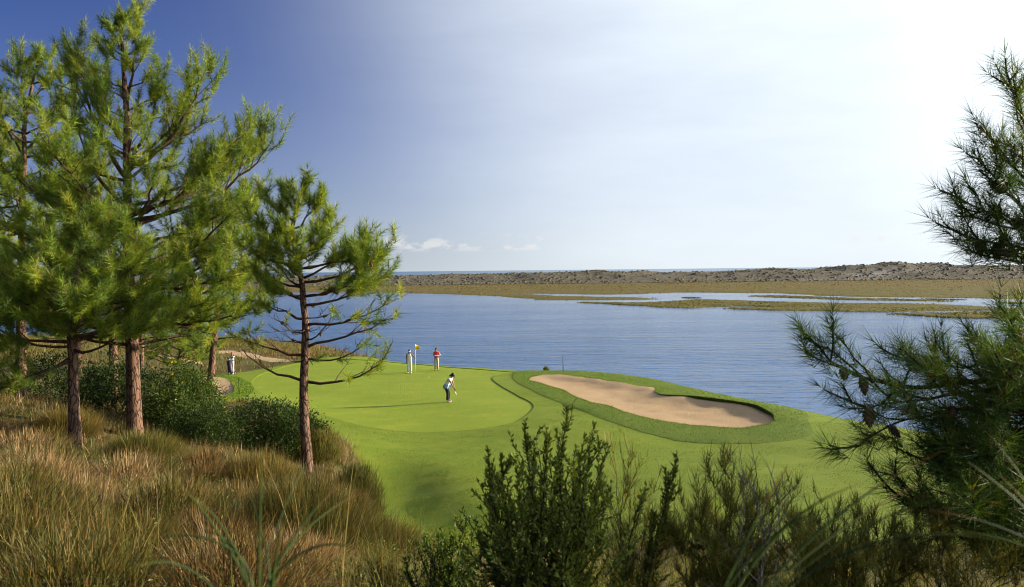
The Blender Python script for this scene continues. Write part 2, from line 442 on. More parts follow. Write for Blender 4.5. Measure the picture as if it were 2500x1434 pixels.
def turf_mat(name, a, b, c, bump_d, fine=95.0, warp=0.0):
    """mown grass: broad drifts of colour, blade-scale grain that tilts into the light"""
    m, nt, out = mat(name); g = NT(nt)
    geo = g.n('ShaderNodeNewGeometry').outputs['Position']
    big = g.noise(geo, 0.22, 4, 0.6)
    mid = g.noise(g.mapping(geo, (0.5, 1.6, 1)), 1.4, 5, 0.6)
    sm = g.noise(geo, fine * .25, 4, 0.7)
    fin = g.noise(geo, fine, 2, 0.6)
    col = g.mix(g.ramp(big, [(0.35, (0, 0, 0)), (0.65, (1, 1, 1))]), a, b)
    col = g.mix(g.ramp(mid, [(0.52, (0, 0, 0)), (0.75, (0.7, 0.7, 0.7))]), col, c)
    col = g.mix(g.ramp(sm, [(0.3, (0.6, 0.6, 0.6)), (0.6, (0, 0, 0))]), col, tuple(q * .55 for q in a))
    dry = g.noise(g.mapping(geo, (0.8, 1.3, 1)), 0.55, 6, 0.7)
    col = g.mix(g.ramp(dry, [(0.48, (0, 0, 0)), (0.68, (0.8, 0.8, 0.8))]), col, (a[0] * 1.35, a[1] * 1.08, a[2] * 1.6))
    col = g.mix(g.ramp(g.noise(geo, 3.2, 5, .7), [(0.3, (0.6, 0.6, 0.6)), (0.54, (0, 0, 0))]), col, (a[0] * .7, a[1] * .85, a[2] * .8))
    hs = g.n('ShaderNodeMath', {0: fin, 1: g.n('ShaderNodeMath', {0: sm, 1: 2.5}, operation='MULTIPLY').outputs[0]}, operation='ADD').outputs[0]
    nrm = g.bump(hs, 1.0, bump_d)
    p = g.n('ShaderNodeBsdfPrincipled', {'Base Color': col, 'Roughness': 0.75, 'Specular IOR Level': 0.12, 'Normal': nrm})
    g.link(p.outputs[0], out.inputs[0])
    return m

M_GREEN = turf_mat('putting_green_turf', (0.175, 0.235, 0.014), (0.195, 0.25, 0.017), (0.155, 0.22, 0.014), 0.012, 120)
M_FAIR = turf_mat('fairway_turf', (0.15, 0.218, 0.012), (0.18, 0.237, 0.015), (0.19, 0.225, 0.02), 0.03, 80)
M_ROUGH = turf_mat('rough_turf', (0.115, 0.185, 0.011), (0.145, 0.21, 0.013), (0.155, 0.205, 0.017), 0.06, 50)

def sand_mat():
    m, nt, out = mat('bunker_sand'); g = NT(nt)
    geo = g.n('ShaderNodeNewGeometry').outputs['Position']
    big = g.noise(geo, 0.7, 4)
    rake = g.n('ShaderNodeTexWave', {'Vector': g.mapping(geo, (1, 1, 0.2), (0, 0, R(32))), 'Scale': 5.5, 'Distortion': 5.0, 'Detail': 3.0, 'Detail Scale': 0.6}).outputs['Fac']
    fine = g.noise(geo, 60, 4, 0.7)
    lump = g.noise(geo, 7, 4, 0.65)
    col = g.ramp(big, [(0.3, (0.35, 0.245, 0.14)), (0.7, (0.42, 0.30, 0.17))])
    col = g.mix(g.ramp(fine, [(0.35, (0.35, 0.35, 0.35)), (0.6, (0, 0, 0))]), col, (0.28, 0.185, 0.12))
    h = g.n('ShaderNodeMath', {0: rake, 1: g.n('ShaderNodeMath', {0: lump, 1: 2.0}, operation='MULTIPLY').outputs[0]}, operation='MULTIPLY_ADD').outputs[0]
    h = g.n('ShaderNodeMath', {0: g.n('ShaderNodeMath', {0: rake, 1: 0.5}, operation='MULTIPLY').outputs[0], 1: g.n('ShaderNodeMath', {0: lump, 1: 1.6}, operation='MULTIPLY').outputs[0]}, operation='ADD').outputs[0]
    h = g.n('ShaderNodeMath', {0: h, 1: g.n('ShaderNodeMath', {0: fine, 1: 0.5}, operation='MULTIPLY').outputs[0]}, operation='ADD').outputs[0]
    p = g.n('ShaderNodeBsdfPrincipled', {'Base Color': col, 'Roughness': 0.95, 'Specular IOR Level': 0.1, 'Normal': g.bump(h, 0.9, 0.05)})
    g.link(p.outputs[0], out.inputs[0])
    return m
M_SAND = sand_mat()

def ground_mat():
    m, nt, out = mat('hillside_soil'); g = NT(nt)
    geo = g.n('ShaderNodeNewGeometry').outputs['Position']
    big = g.noise(geo, 0.35, 5, 0.6); fine = g.noise(geo, 18, 5, 0.7)
    col = g.ramp(big, [(0.3, (0.10, 0.075, 0.03)), (0.5, (0.13, 0.11, 0.035)), (0.7, (0.09, 0.11, 0.025))])
    col = g.mix(g.ramp(fine, [(0.4, (0.6, 0.6, 0.6)), (0.65, (0, 0, 0))]), col, (0.035, 0.03, 0.014))
    p = g.n('ShaderNodeBsdfPrincipled', {'Base Color': col, 'Roughness': 0.95, 'Specular IOR Level': 0.1, 'Normal': g.bump(fine, 1.0, 0.12)})
    g.link(p.outputs[0], out.inputs[0])
    return m
M_GROUND = ground_mat()

def water_mat(name, deep, scale, strength, dist, rough):
    m, nt, out = mat(name); g = NT(nt)
    geo = g.n('ShaderNodeNewGeometry').outputs['Position']
    v1 = g.mapping(geo, (0.22, 1.0, 1), (0, 0, R(8)))
    v2 = g.mapping(geo, (0.35, 1.0, 1), (0, 0, R(-14)))
    a = g.noise(v1, 0.55 * scale, 3, 0.55); b = g.noise(v2, 1.7 * scale, 4, 0.6)
    gust = g.noise(g.mapping(geo, (0.010, 0.045, 1), (0, 0, R(6))), 1.0, 4)
    amp = g.ramp(gust, [(0.35, (0.35, 0.35, 0.35)), (0.62, (1, 1, 1))])
    lee = g.n('ShaderNodeMapRange', {0: g.n('ShaderNodeSeparateXYZ', {0: geo}).outputs['Y'], 1: 170.0, 2: 290.0, 3: 1.0, 4: 0.3}).outputs[0]     # sheltered pools in the marsh
    amp = g.n('ShaderNodeMath', {0: amp, 1: lee if scale > .5 else 1.0}, operation='MULTIPLY').outputs[0]
    h = g.n('ShaderNodeMath', {0: a, 1: g.n('ShaderNodeMath', {0: b, 1: 0.6}, operation='MULTIPLY').outputs[0]}, operation='ADD').outputs[0]
    c = g.noise(g.mapping(geo, (0.14, 1.0, 1), (0, 0, R(4))), 0.26 * scale, 2, 0.5)
    h = g.n('ShaderNodeMath', {0: h, 1: g.n('ShaderNodeMath', {0: c, 1: 0.6}, operation='MULTIPLY').outputs[0]}, operation='ADD').outputs[0]
    h = g.n('ShaderNodeMath', {0: h, 1: amp}, operation='MULTIPLY').outputs[0]
    p = g.n('ShaderNodeBsdfPrincipled', {'Base Color': (*deep, 1), 'Roughness': rough, 'IOR': 1.333, 'Specular IOR Level': 0.5, 'Normal': g.bump(h, strength, dist)})
    g.link(p.outputs[0], out.inputs[0])
    return m
M_WATER = water_mat('lagoon_water', (0.002, 0.074, 0.225), 1.0, 1.0, 0.66, 0.1)
M_SEA = water_mat('sea_water', (0.012, 0.07, 0.15), 0.2, 1.0, 1.6, 0.2)
# ------------------------------------------------------------------ terrain
CTRL = [(-40, 0, 6.6), (-20, 0, 6.0), (-8, 0, 5.6), (0, 0, 5.45), (8, 0, 5.1), (18, 0, 4.4), (40, 0, 2.5),
        (-40, -30, 7), (0, -30, 6.5), (40, -30, 3.5), (-100, 0, 7), (-100, -30, 7.5), (-100, 60, 4), (-100, 100, 1),
        (-14, 7, 5.2), (-8, 7, 5.0), (-4, 7, 4.72), (0, 6, 4.3), (4, 6, 4.2), (9, 7, 3.7), (20, 9, 2.4), (34, 10, 1.2),
        (-16, 13, 4.7), (-9, 13, 4.15), (-4, 13, 3.5), (0, 12, 2.75), (5, 12, 2.4), (11, 12, 2.0),
        (-18, 19, 4.1), (-10, 19, 3.2), (-5, 19, 2.3), (0, 18, 1.1), (5, 18, 0.75), (11, 17, 0.7), (20, 17, 0.4),
        (-25, 25, 4.2), (-16, 25, 3.2), (-11.9, 24, 2.48), (-8, 24, 1.85), (-5.8, 25, 1.15), (-3.0, 24.6, 0.0), (-1, 23.5, -0.1), (5, 22.8, 0.0), (12, 22, 0), (20, 24, 0),
        (-25, 32, 3.8), (-17.4, 30, 3.1), (-12, 28, 2.2), (-8.5, 29, 1.3), (-5.2, 27.6, 0.25), (-3, 28, -0.05), (1, 30, 0), (7, 30, 0), (14, 30, 0), (20, 31, -0.1),
        (-18.5, 34, 2.6), (-12, 34, 1.3), (-8, 35, 0.5), (-5, 36, 0), (2, 38, 0), (9, 37, 0), (15, 38, 0),
        (-30, 42, 3), (-18, 41, 1.5), (-13, 42, 0.5), (-9, 43, 0.02), (-2, 46, 0), (5, 46, 0), (11, 46, 0),
        (-35, 54, 1.6), (-24, 54, 0.7), (-19, 54, 0.1), (-15, 53, 0), (-8, 54, 0), (0, 55, 0), (7, 55, 0),
        (-45, 68, 1.2), (-31, 68, 0.4), (-22, 65, 0), (-16, 64, 0.05), (-9, 63, 0), (-3, 63, 0), (3, 63, 0),
        (-20, 74, -0.1), (-14, 75, 0.12), (-9, 71, 0.05), (-30, 82, -0.2), (-22, 84, -0.6), (-16, 88, -1.0), (-50, 90, 0.2),
        (-25, 100, -1.5), (-35, 110, -1.6), (-28, 122, -2.6), (-55, 120, -1.6), (-45, 138, -3.1), (-80, 130, -1.5), (-70, 150, -3.2), (-120, 155, -2.5)]
CTRL = np.array(CTRL, float)
def _phi(r): return np.sqrt(r * r + 2.5 ** 2)
_A = _phi(np.hypot(CTRL[:, None, 0] - CTRL[None, :, 0], CTRL[:, None, 1] - CTRL[None, :, 1]))
_m = CTRL[:, 2].mean()
_W = np.linalg.solve(_A + np.eye(len(CTRL)) * 1e-3, CTRL[:, 2] - _m)
LAND = EDGE + EDGE_LEFT + [(-160, 155), (-160, -60), (70, -60), (60, -10), (40, 5)]
AX0, AX1 = np.array((1.0, 58.5)), np.array((12.3, 41.0))
AXN = np.array((AX1 - AX0)[::-1]) * (-1, 1); AXN = unit(AXN)

def base_z(x, y):
    x = np.asarray(x, float); y = np.asarray(y, float); z = np.full(x.shape, _m)
    for (cx, cy, _), w in zip(CTRL, _W):
        z = z + w * _phi(np.hypot(x - cx, y - cy))
    d = sdist(LAND, x, y)
    z = z - 3.9 * sstep(0.0, 8.0, d) - 0.06 * sstep(-1.5, 0, d)
    return z

def back_side(x, y, a, b):
    s = (x - AX0[0]) * AXN[0] + (y - AX0[1]) * AXN[1]
    return sstep(a, b, s)
if back_side(np.array(20.0), np.array(60.0), -1, 1) < 0.5:
    AXN = -AXN

BUNKER = smooth_loop(BUNKER, 0.4, 2); BUNKER_SMALL = smooth_loop(BUNKER_SMALL, 0.5, 2)
ROUGH = smooth_loop(ROUGH, 0.6, 2); GREEN = smooth_loop(GREEN, 0.6, 2)
OUT = np.array((0.8, 0.6))
TURF = smooth_loop(TURF_A + [tuple(np.array(p) + 2.2 * OUT) for p in EDGE[::-1]] + TURF_B, 0.8, 2)
PATH = smooth_loop(PATH, 0.8, 2); PATHB = smooth_loop(PATHB, 0.8, 2)

def mound(x, y):
    d = np.maximum(sdist(BUNKER, x, y), 0)
    b = back_side(x, y, -0.6, 1.6)
    m = np.exp(-(d / 1.9) ** 2) * (0.0 + 0.36 * b)
    ds = np.maximum(sdist(BUNKER_SMALL, x, y), 0)
    m = m + np.exp(-(ds / 1.5) ** 2) * 0.3 * sstep(-18.5, -16.0, x)
    return m

def turf_z(x, y):
    x = np.asarray(x, float); y = np.asarray(y, float)
    z = base_z(x, y)
    golf = sstep(20, 26, y)
    z = z + (x - 9) * 0.007 * golf * sstep(-40, -25, x)
    gr = sstep(1.5, -1.5, sdist(GREEN, x, y))
    z = z + (fbm(x * .11 + 3, y * .11, 5, 3) - .5) * 0.3 * golf + (fbm(x * .45, y * .45, 15, 3) - .5) * 0.12 * golf * (1 - .8 * gr)
    # the bank that falls to the foot of the hill beside the broom bush
    dt = sdist(TURF, x, y)
    q = sstep(3.4, 0.2, -dt) * sstep(1.3, 0.0, dt) * sstep(3.5, 0.0, x) * sstep(-9.0, -5.5, x) * sstep(37, 31, y) * sstep(20, 23, y)
    z = z - 0.62 * q
    rough = sdist(ROUGH, x, y)
    z = z + 0.05 * sstep(0.35, -0.5, rough)
    return z + mound(x, y) * sstep(60, 20, np.abs(y))

def hill_z(x, y):
    z = turf_z(x, y)
    return z + (fbm(x * .5, y * .5, 21, 4) - .5) * 0.35 * sstep(0, 2, sdist(TURF, x, y))

def sand_z(x, y):
    d = np.maximum(-sdist(BUNKER, x, y), 0)
    b = back_side(x, y, -2.2, 2.6)
    z = base_z(x, y) - 0.04 - 0.10 * sstep(0, 2.2, d) + 0.17 * b * (1 - 0.7 * sstep(0, 1.5, d))
    return z + (fbm(x * 1.3, y * 1.3, 9, 4) - .5) * 0.14

def sand_small_z(x, y):
    d = np.maximum(-sdist(BUNKER_SMALL, x, y), 0)
    return base_z(x, y) - 0.16 - 0.35 * sstep(0, 2.0, d) + (fbm(x * 1.3, y * 1.3, 9, 4) - .5) * 0.1

# points of the triangulation
pts, segs = [], []
for loop in (BUNKER, BUNKER_SMALL, ROUGH, GREEN, TURF, PATH, PATHB):
    s = len(pts)
    pts += [tuple(p) for p in loop]
    segs += [(s + i, s + (i + 1) % len(loop)) for i in range(len(loop))]
LOOPV = np.array(pts)
def gridpts(x0, x1, y0, y1, st, jit=0.25):
    gx, gy = np.meshgrid(np.arange(x0, x1, st), np.arange(y0, y1, st))
    gx = gx.ravel() + rs.uniform(-jit, jit, gx.size) * st; gy = gy.ravel() + rs.uniform(-jit, jit, gy.size) * st
    return gx, gy
fx, fy = gridpts(-32, 26, -4, 84, 0.75)
bx, by = gridpts(-2, 17, 36, 66, 0.42)
near = sdist(ROUGH, bx, by) < 0.8
bx, by = bx[near], by[near]
k = sdist(ROUGH, fx, fy) > 0.9
fx, fy = fx[k], fy[k]
gx, gy = gridpts(-160, 70, -60, 170, 4.0)
k = ~((gx > -33) & (gx < 27) & (gy > -5) & (gy < 85))
ax, ay = np.concatenate([fx, bx, gx[k]]), np.concatenate([fy, by, gy[k]])
keep = np.ones(len(ax), bool)
for loop in (BUNKER, BUNKER_SMALL, ROUGH, GREEN, TURF, PATH, PATHB):
    bb = (ax > loop[:, 0].min() - 1) & (ax < loop[:, 0].max() + 1) & (ay > loop[:, 1].min() - 1) & (ay < loop[:, 1].max() + 1)
    ii = np.where(bb)[0]
    keep[ii[polydist(loop, ax[ii], ay[ii]) < 0.2]] = False
ax, ay = ax[keep], ay[keep]
allp = [Vector(p) for p in pts] + [Vector(p) for p in zip(ax, ay)]
cv, ce, cf = geometry.delaunay_2d_cdt(allp, segs, [], 0, 1e-4)[:3]
XY = np.array([tuple(v) for v in cv]); TRI = np.array([tuple(f) for f in cf])
cen = XY[TRI].mean(1); cx, cy = cen[:, 0], cen[:, 1]
region = np.zeros(len(TRI), int)                         # 0 hillside
region[inside(TURF, cx, cy)] = 1
region[inside(PATH, cx, cy) | inside(PATHB, cx, cy)] = 5
region[inside(GREEN, cx, cy)] = 2
region[inside(ROUGH, cx, cy)] = 3
region[inside(BUNKER, cx, cy)] = 4
region[inside(BUNKER_SMALL, cx, cy)] = 6

def region_mesh(name, sel, zf, lift, material, skirt=0.25):
    T = TRI[sel]
    a = XY[T]; cr = (a[:, 1, 0] - a[:, 0, 0]) * (a[:, 2, 1] - a[:, 0, 1]) - (a[:, 1, 1] - a[:, 0, 1]) * (a[:, 2, 0] - a[:, 0, 0])
    T = np.where(cr[:, None] < 0, T[:, ::-1], T)
    used, inv = np.unique(T, return_inverse=True)
    T = inv.reshape(T.shape)
    p = XY[used]
    z = zf(p[:, 0], p[:, 1]) + lift
    V = np.column_stack([p, z])
    E = np.concatenate([T[:, [0, 1]], T[:, [1, 2]], T[:, [2, 0]]])
    key = {}
    for q in map(tuple, E): key[q] = 1
    be = np.array([q for q in key if (q[1], q[0]) not in key])
    n = len(V)
    low = V.copy(); low[:, 2] -= skirt
    V2 = np.concatenate([V, low])
    S = np.concatenate([np.stack([be[:, 1], be[:, 0], be[:, 0] + n], -1), np.stack([be[:, 1], be[:, 0] + n, be[:, 1] + n], -1)])
    TT = np.concatenate([T, S])
    u2, inv2 = np.unique(TT, return_inverse=True)
    me = make_mesh(name, V2[u2], inv2.reshape(TT.shape), smooth=False)
    sm = np.zeros(len(TT), bool); sm[:len(T)] = True
    me.polygons.foreach_set('use_smooth', sm)
    me.update()
    if skirt:
        # keep the turf edge crisp
        me.attributes.new('sharp_edge', 'BOOLEAN', 'EDGE')
        ev = np.empty(len(me.edges) * 2, np.int32); me.edges.foreach_get('vertices', ev); ev = ev.reshape(-1, 2)
        back = u2
        bset = {tuple(sorted(q)) for q in be.tolist()}
        sh = np.array([tuple(sorted((int(back[i]), int(back[j])))) in bset for i, j in ev])
        me.attributes['sharp_edge'].data.foreach_set('value', sh)
    return tag(link(name, me, material), kind='structure')

region_mesh('hillside', region == 0, hill_z, 0.02, M_GROUND)
region_mesh('fairway', region == 1, turf_z, 0.035, M_FAIR)
region_mesh('putting_green', region == 2, turf_z, 0.0, M_GREEN, 0.05)
region_mesh('bunker_rough', region == 3, turf_z, 0.045, M_ROUGH, 0.5)
region_mesh('bunker_sand', region == 4, sand_z, 0.0, M_SAND, 0.3)
region_mesh('bunker_sand', region == 6, sand_small_z, 0.0, M_SAND, 0.3)
region_mesh('sandy_path', region == 5, hill_z, 0.03, M_SAND, 0.2)

# ------------------------------------------------------------------ water
WZ = -3.0
def sheet(name, x0, x1, y0, y1, z, m, nx=2, ny=2):
    gx, gy = np.meshgrid(np.linspace(x0, x1, nx), np.linspace(y0, y1, ny))
    V = np.column_stack([gx.ravel(), gy.ravel(), np.full(gx.size, z)])
    i = (np.arange(ny - 1)[:, None] * nx + np.arange(nx - 1)).ravel()
    T = np.concatenate([np.stack([i, i + 1, i + nx + 1], -1), np.stack([i, i + nx + 1, i + nx], -1)])
    return tag(link(name, make_mesh(name, V, T), m), kind='structure')
sheet('lagoon_water', -1500, 1500, -200, 820, WZ, M_WATER)
sheet('sea_water', -30000, 30000, 820, 30000, WZ - 0.01, M_SEA)

# ------------------------------------------------------------------ salt marsh beyond the lagoon
def marsh_mat():
    m, nt, out = mat('marsh_plants'); g = NT(nt)
    geo = g.n('ShaderNodeNewGeometry').outputs['Position']
    big = g.noise(g.mapping(geo, (0.3, 1, 1)), 0.05, 6, 0.7)
    fine = g.noise(geo, 0.7, 5, 0.7)
    yy = g.n('ShaderNodeSeparateXYZ', {0: geo}).outputs['Y']
    far = g.n('ShaderNodeMapRange', {0: yy, 1: 250.0, 2: 430.0}).outputs[0]
    a = g.ramp(big, [(0.3, (0.075, 0.078, 0.015)), (0.5, (0.125, 0.105, 0.022)), (0.72, (0.09, 0.085, 0.02))])
    b = g.ramp(big, [(0.3, (0.105, 0.095, 0.026)), (0.5, (0.14, 0.105, 0.032)), (0.72, (0.09, 0.10, 0.026))])
    col = g.mix(far, a, b)
    col = g.mix(g.ramp(fine, [(0.35, (0.75, 0.75, 0.75)), (0.6, (0, 0, 0))]), col, (0.05, 0.045, 0.015))
    p = g.n('ShaderNodeBsdfPrincipled', {'Base Color': col, 'Roughness': 0.95, 'Specular IOR Level': 0.1, 'Normal': g.bump(fine, 1.0, 0.8)})
    g.link(p.outputs[0], out.inputs[0])
    return m
M_MARSH = marsh_mat()

def marsh(name, poly, step, h, wob):
    loop = smooth_loop(poly, step, 2)
    n1 = fbm(loop[:, 0] * .09, loop[:, 1] * .09, 31, 3) - .5; n2 = fbm(loop[:, 0] * .09, loop[:, 1] * .05, 47, 3) - .5
    loop = loop + np.column_stack([n1 * wob, n2 * wob * 1.5])
    x0, y0 = loop.min(0); x1, y1 = loop.max(0)
    gx, gy = gridpts(x0, x1, y0, y1, step * 1.3, 0.35)
    k = inside(loop, gx, gy)
    k[k] = polydist(loop, gx[k], gy[k]) > step * .5
    p = [Vector(q) for q in loop] + [Vector(q) for q in zip(gx[k], gy[k])]
    e = [(i, (i + 1) % len(loop)) for i in range(len(loop))]
    v, _, f = geometry.delaunay_2d_cdt(p, e, [], 1, 1e-4)[:3]
    xy = np.array([tuple(q) for q in v]); T = np.array([tuple(q) for q in f])
    a = xy[T]; cr = (a[:, 1, 0] - a[:, 0, 0]) * (a[:, 2, 1] - a[:, 0, 1]) - (a[:, 1, 1] - a[:, 0, 1]) * (a[:, 2, 0] - a[:, 0, 0])
    T = np.where(cr[:, None] < 0, T[:, ::-1], T)
    ct = xy[T].mean(1); T = T[inside(loop, ct[:, 0], ct[:, 1])]
    d = polydist(loop, xy[:, 0], xy[:, 1])
    z = WZ - 0.25 + (h + 0.25) * sstep(-0.2, step * 1.1, d) + (fbm(xy[:, 0] * .12, xy[:, 1] * .12, 77, 4) - .45) * h * 1.2 * sstep(0, step, d)
    o = link(name, make_mesh(name, np.column_stack([xy, z]), T, smooth=True), M_MARSH)
    return tag(o, kind='structure'), loop

MARSHES = []
for poly, step, h, wob in ((MARSH_MAIN, 5.0, 0.28, 8), (MARSH_FRONT, 1.6, 0.24, 5), (MARSH_RIGHT, 1.4, 0.24, 4),
                           (ISLET_LONG, 1.8, 0.2, 3), (ISLET_THIN, 1.5, 0.18, 2), (ISLET_SMALL, 1.5, 0.18, 2), (ISLET_TIP, 1.5, 0.18, 2)):
    MARSHES.append(marsh('salt_marsh', poly, step, h, wob) + (h,))

# low tufts that roughen the marsh tops and edges
acc = Acc()
for (o, loop, h), n in zip(MARSHES, (15000, 8000, 3500, 2200, 250, 250, 250)):
    x0, y0 = loop.min(0); x1, y1 = loop.max(0)
    x0, x1, y1 = max(x0, -330), min(x1, 330), min(y1, 640)
    x = rs.uniform(x0, x1, n * 2)
    y = rs.uniform(y0, y1, n * 2)
    k = inside(loop, x, y) & (np.abs(x) < 0.68 * y)
    x, y = x[k], y[k]
    d = polydist(loop, x, y)
    N = len(x)
    s = rs.uniform(.4, 1.3, N) * (0.12 + y / 2600)
    b = np.column_stack([x, y, WZ + h * .75 * sstep(0, 1.5, d)])
    V, T, m = blades(b, rs.uniform(0, 6.28, N), rs.uniform(0, .4, N), rs.uniform(0, .5, N), s * .8, s * 3.0, 2)
    far = sstep(250, 430, y)[:, None]
    c0 = np.array((0.09, 0.085, 0.018)); c1 = np.array((0.125, 0.09, 0.028))
    col = (c0 * (1 - far) + c1 * far) * rs.uniform(.55, 1.35, (N, 1))
    acc.add(V, T, np.repeat(col, m, 0))
tag(acc.build('marsh_tufts', GRASS), 'low brown and olive tufts covering the flat salt marsh', 'marsh plants', kind='stuff')

# ------------------------------------------------------------------ dunes
def dune_mat():
    m, nt, out = mat('dune_sand'); g = NT(nt)
    geo = g.n('ShaderNodeNewGeometry').outputs['Position']
    big = g.noise(g.mapping(geo, (0.5, 1, 1)), 0.02, 5, 0.6)
    fine = g.noise(geo, 0.35, 6, 0.7)
    sand = g.ramp(fine, [(0.3, (0.225, 0.215, 0.20)), (0.7, (0.35, 0.335, 0.315))])
    scrub = g.ramp(fine, [(0.35, (0.075, 0.065, 0.04)), (0.6, (0.125, 0.11, 0.085))])
    sx = g.n('ShaderNodeSeparateXYZ', {0: geo})
    left = g.n('ShaderNodeMapRange', {0: sx.outputs['X'], 1: 60.0, 2: 260.0, 3: 0.30, 4: 0.16}).outputs[0]
    fac = g.n('ShaderNodeMath', {0: big, 1: left}, operation='ADD').outputs[0]
    fac = g.n('ShaderNodeMath', {0: fac, 1: g.n('ShaderNodeMath', {0: fine, 1: 0.5}, operation='MULTIPLY').outputs[0]}, operation='ADD').outputs[0]
    col = g.mix(g.ramp(fac, [(0.66, (0, 0, 0)), (0.86, (1, 1, 1))]), sand, scrub)
    p = g.n('ShaderNodeBsdfPrincipled', {'Base Color': col, 'Roughness': 0.95, 'Specular IOR Level': 0.1, 'Normal': g.bump(fine, 0.8, 1.2)})
    g.link(p.outputs[0], out.inputs[0])
    return m
M_DUNE = dune_mat()

def dune_z(x, y):
    crest = np.interp(x, [-800, -300, -70, 0, 60, 110, 160, 210, 250, 300, 345, 380, 460, 800], [2.2, 3.1, 3.9, 3.7, 4.3, 5.1, 4.9, 5.5, 6.2, 8.2, 7.6, 6.0, 6.4, 5])
    crest = crest + (fbm(x * .03, y * .004 + 3, 63, 4) - .5) * 3.0
    prof = sstep(630, 682, y) * (1 - 0.5 * sstep(720, 800, y))
    hum = fbm(x * .03 + 9, y * .04, 57, 5, .6)
    z = WZ + 0.5 + (crest - WZ - 0.5) * prof * (0.45 + 0.95 * hum)
    z = z + (fbm(x * .09, y * .09, 91, 3) - .5) * 1.7 * prof
    return z - 4 * sstep(800, 860, y)
nx, ny = 420, 70
gx, gy = np.meshgrid(np.linspace(-760, 760, nx), 625 + 245 * np.linspace(0, 1, ny) ** 1.25)
V = np.column_stack([gx.ravel(), gy.ravel(), dune_z(gx.ravel(), gy.ravel())])
i = (np.arange(ny - 1)[:, None] * nx + np.arange(nx - 1)).ravel()
T = np.concatenate([np.stack([i, i + 1, i + nx + 1], -1), np.stack([i, i + nx + 1, i + nx], -1)])
tag(link('sand_dunes', make_mesh('sand_dunes', V, T, smooth=True), M_DUNE), kind='structure')

# scrub cushions on the dunes, a mass nobody could count from across the lagoon
def blob_template(seed, nl=3, na=6):
    r = np.random.RandomState(seed)
    th = np.linspace(0.05, math.pi * .55, nl)
    prof = np.column_stack([np.sin(th), np.cos(th)])[::-1]
    v, t = lathe(prof, na)
    return v * r.uniform(.75, 1.2, (len(v), 1)), t
acc = Acc()
N = 7500
x = rs.uniform(-440, 480, N); y = 628 + 100 * rs.uniform(0, 1, N) ** 1.1
dens = fbm(x * .045, y * .045, 12, 5, .65) + 0.2 * sstep(150, -50, x)
k = (dens > np.where(x > 130, 0.36, 0.40)) & (np.abs(x) < .68 * y)
x, y = x[k], y[k]
z = dune_z(x, y)
tmpl = [blob_template(q) for q in range(6)]
for q in range(6):
    s = slice(q, None, 6)
    v, t = tmpl[q]
    n = len(x[s])
    r = rs.uniform(.25, 1.1, n) ** 1.5
    VV = v[None] * np.stack([r * 1.25, r * 1.25, r * .75], -1)[:, None] + np.column_stack([x[s], y[s], z[s] - .1])[:, None]
    TT = t[None] + (np.arange(n) * len(v))[:, None, None]
    c = np.array((0.10, 0.09, 0.055)) * rs.uniform(.6, 1.4, (n, 1)) * np.array((1, 1, 1)) + rs.uniform(0, .03, (n, 1)) * np.array((1, .6, .2))
    acc.add(VV.reshape(-1, 3), TT.reshape(-1, 3), np.repeat(c, len(v), 0))
tag(acc.build('dune_scrub', LEAF), 'dark scrub cushions dotted over the pale dunes', 'dune scrub', kind='stuff')
# ------------------------------------------------------------------ pines
UP = np.array([0, 0, 1.0])

def rotvec(rng):
    v = rng.normal(size=3); return v / np.linalg.norm(v)

def wander(p0, d, length, n, rng, curl=0.12, up=0.1, upend=None):
    pts = [np.array(p0, float)]; d = unit(d); st = length / n
    for i in range(n):
        u = up if upend is None else up + (upend - up) * i / n
        d = unit(d + rng.normal(size=3) * curl + UP * u)
        pts.append(pts[-1] + d * st)
    return np.array(pts)

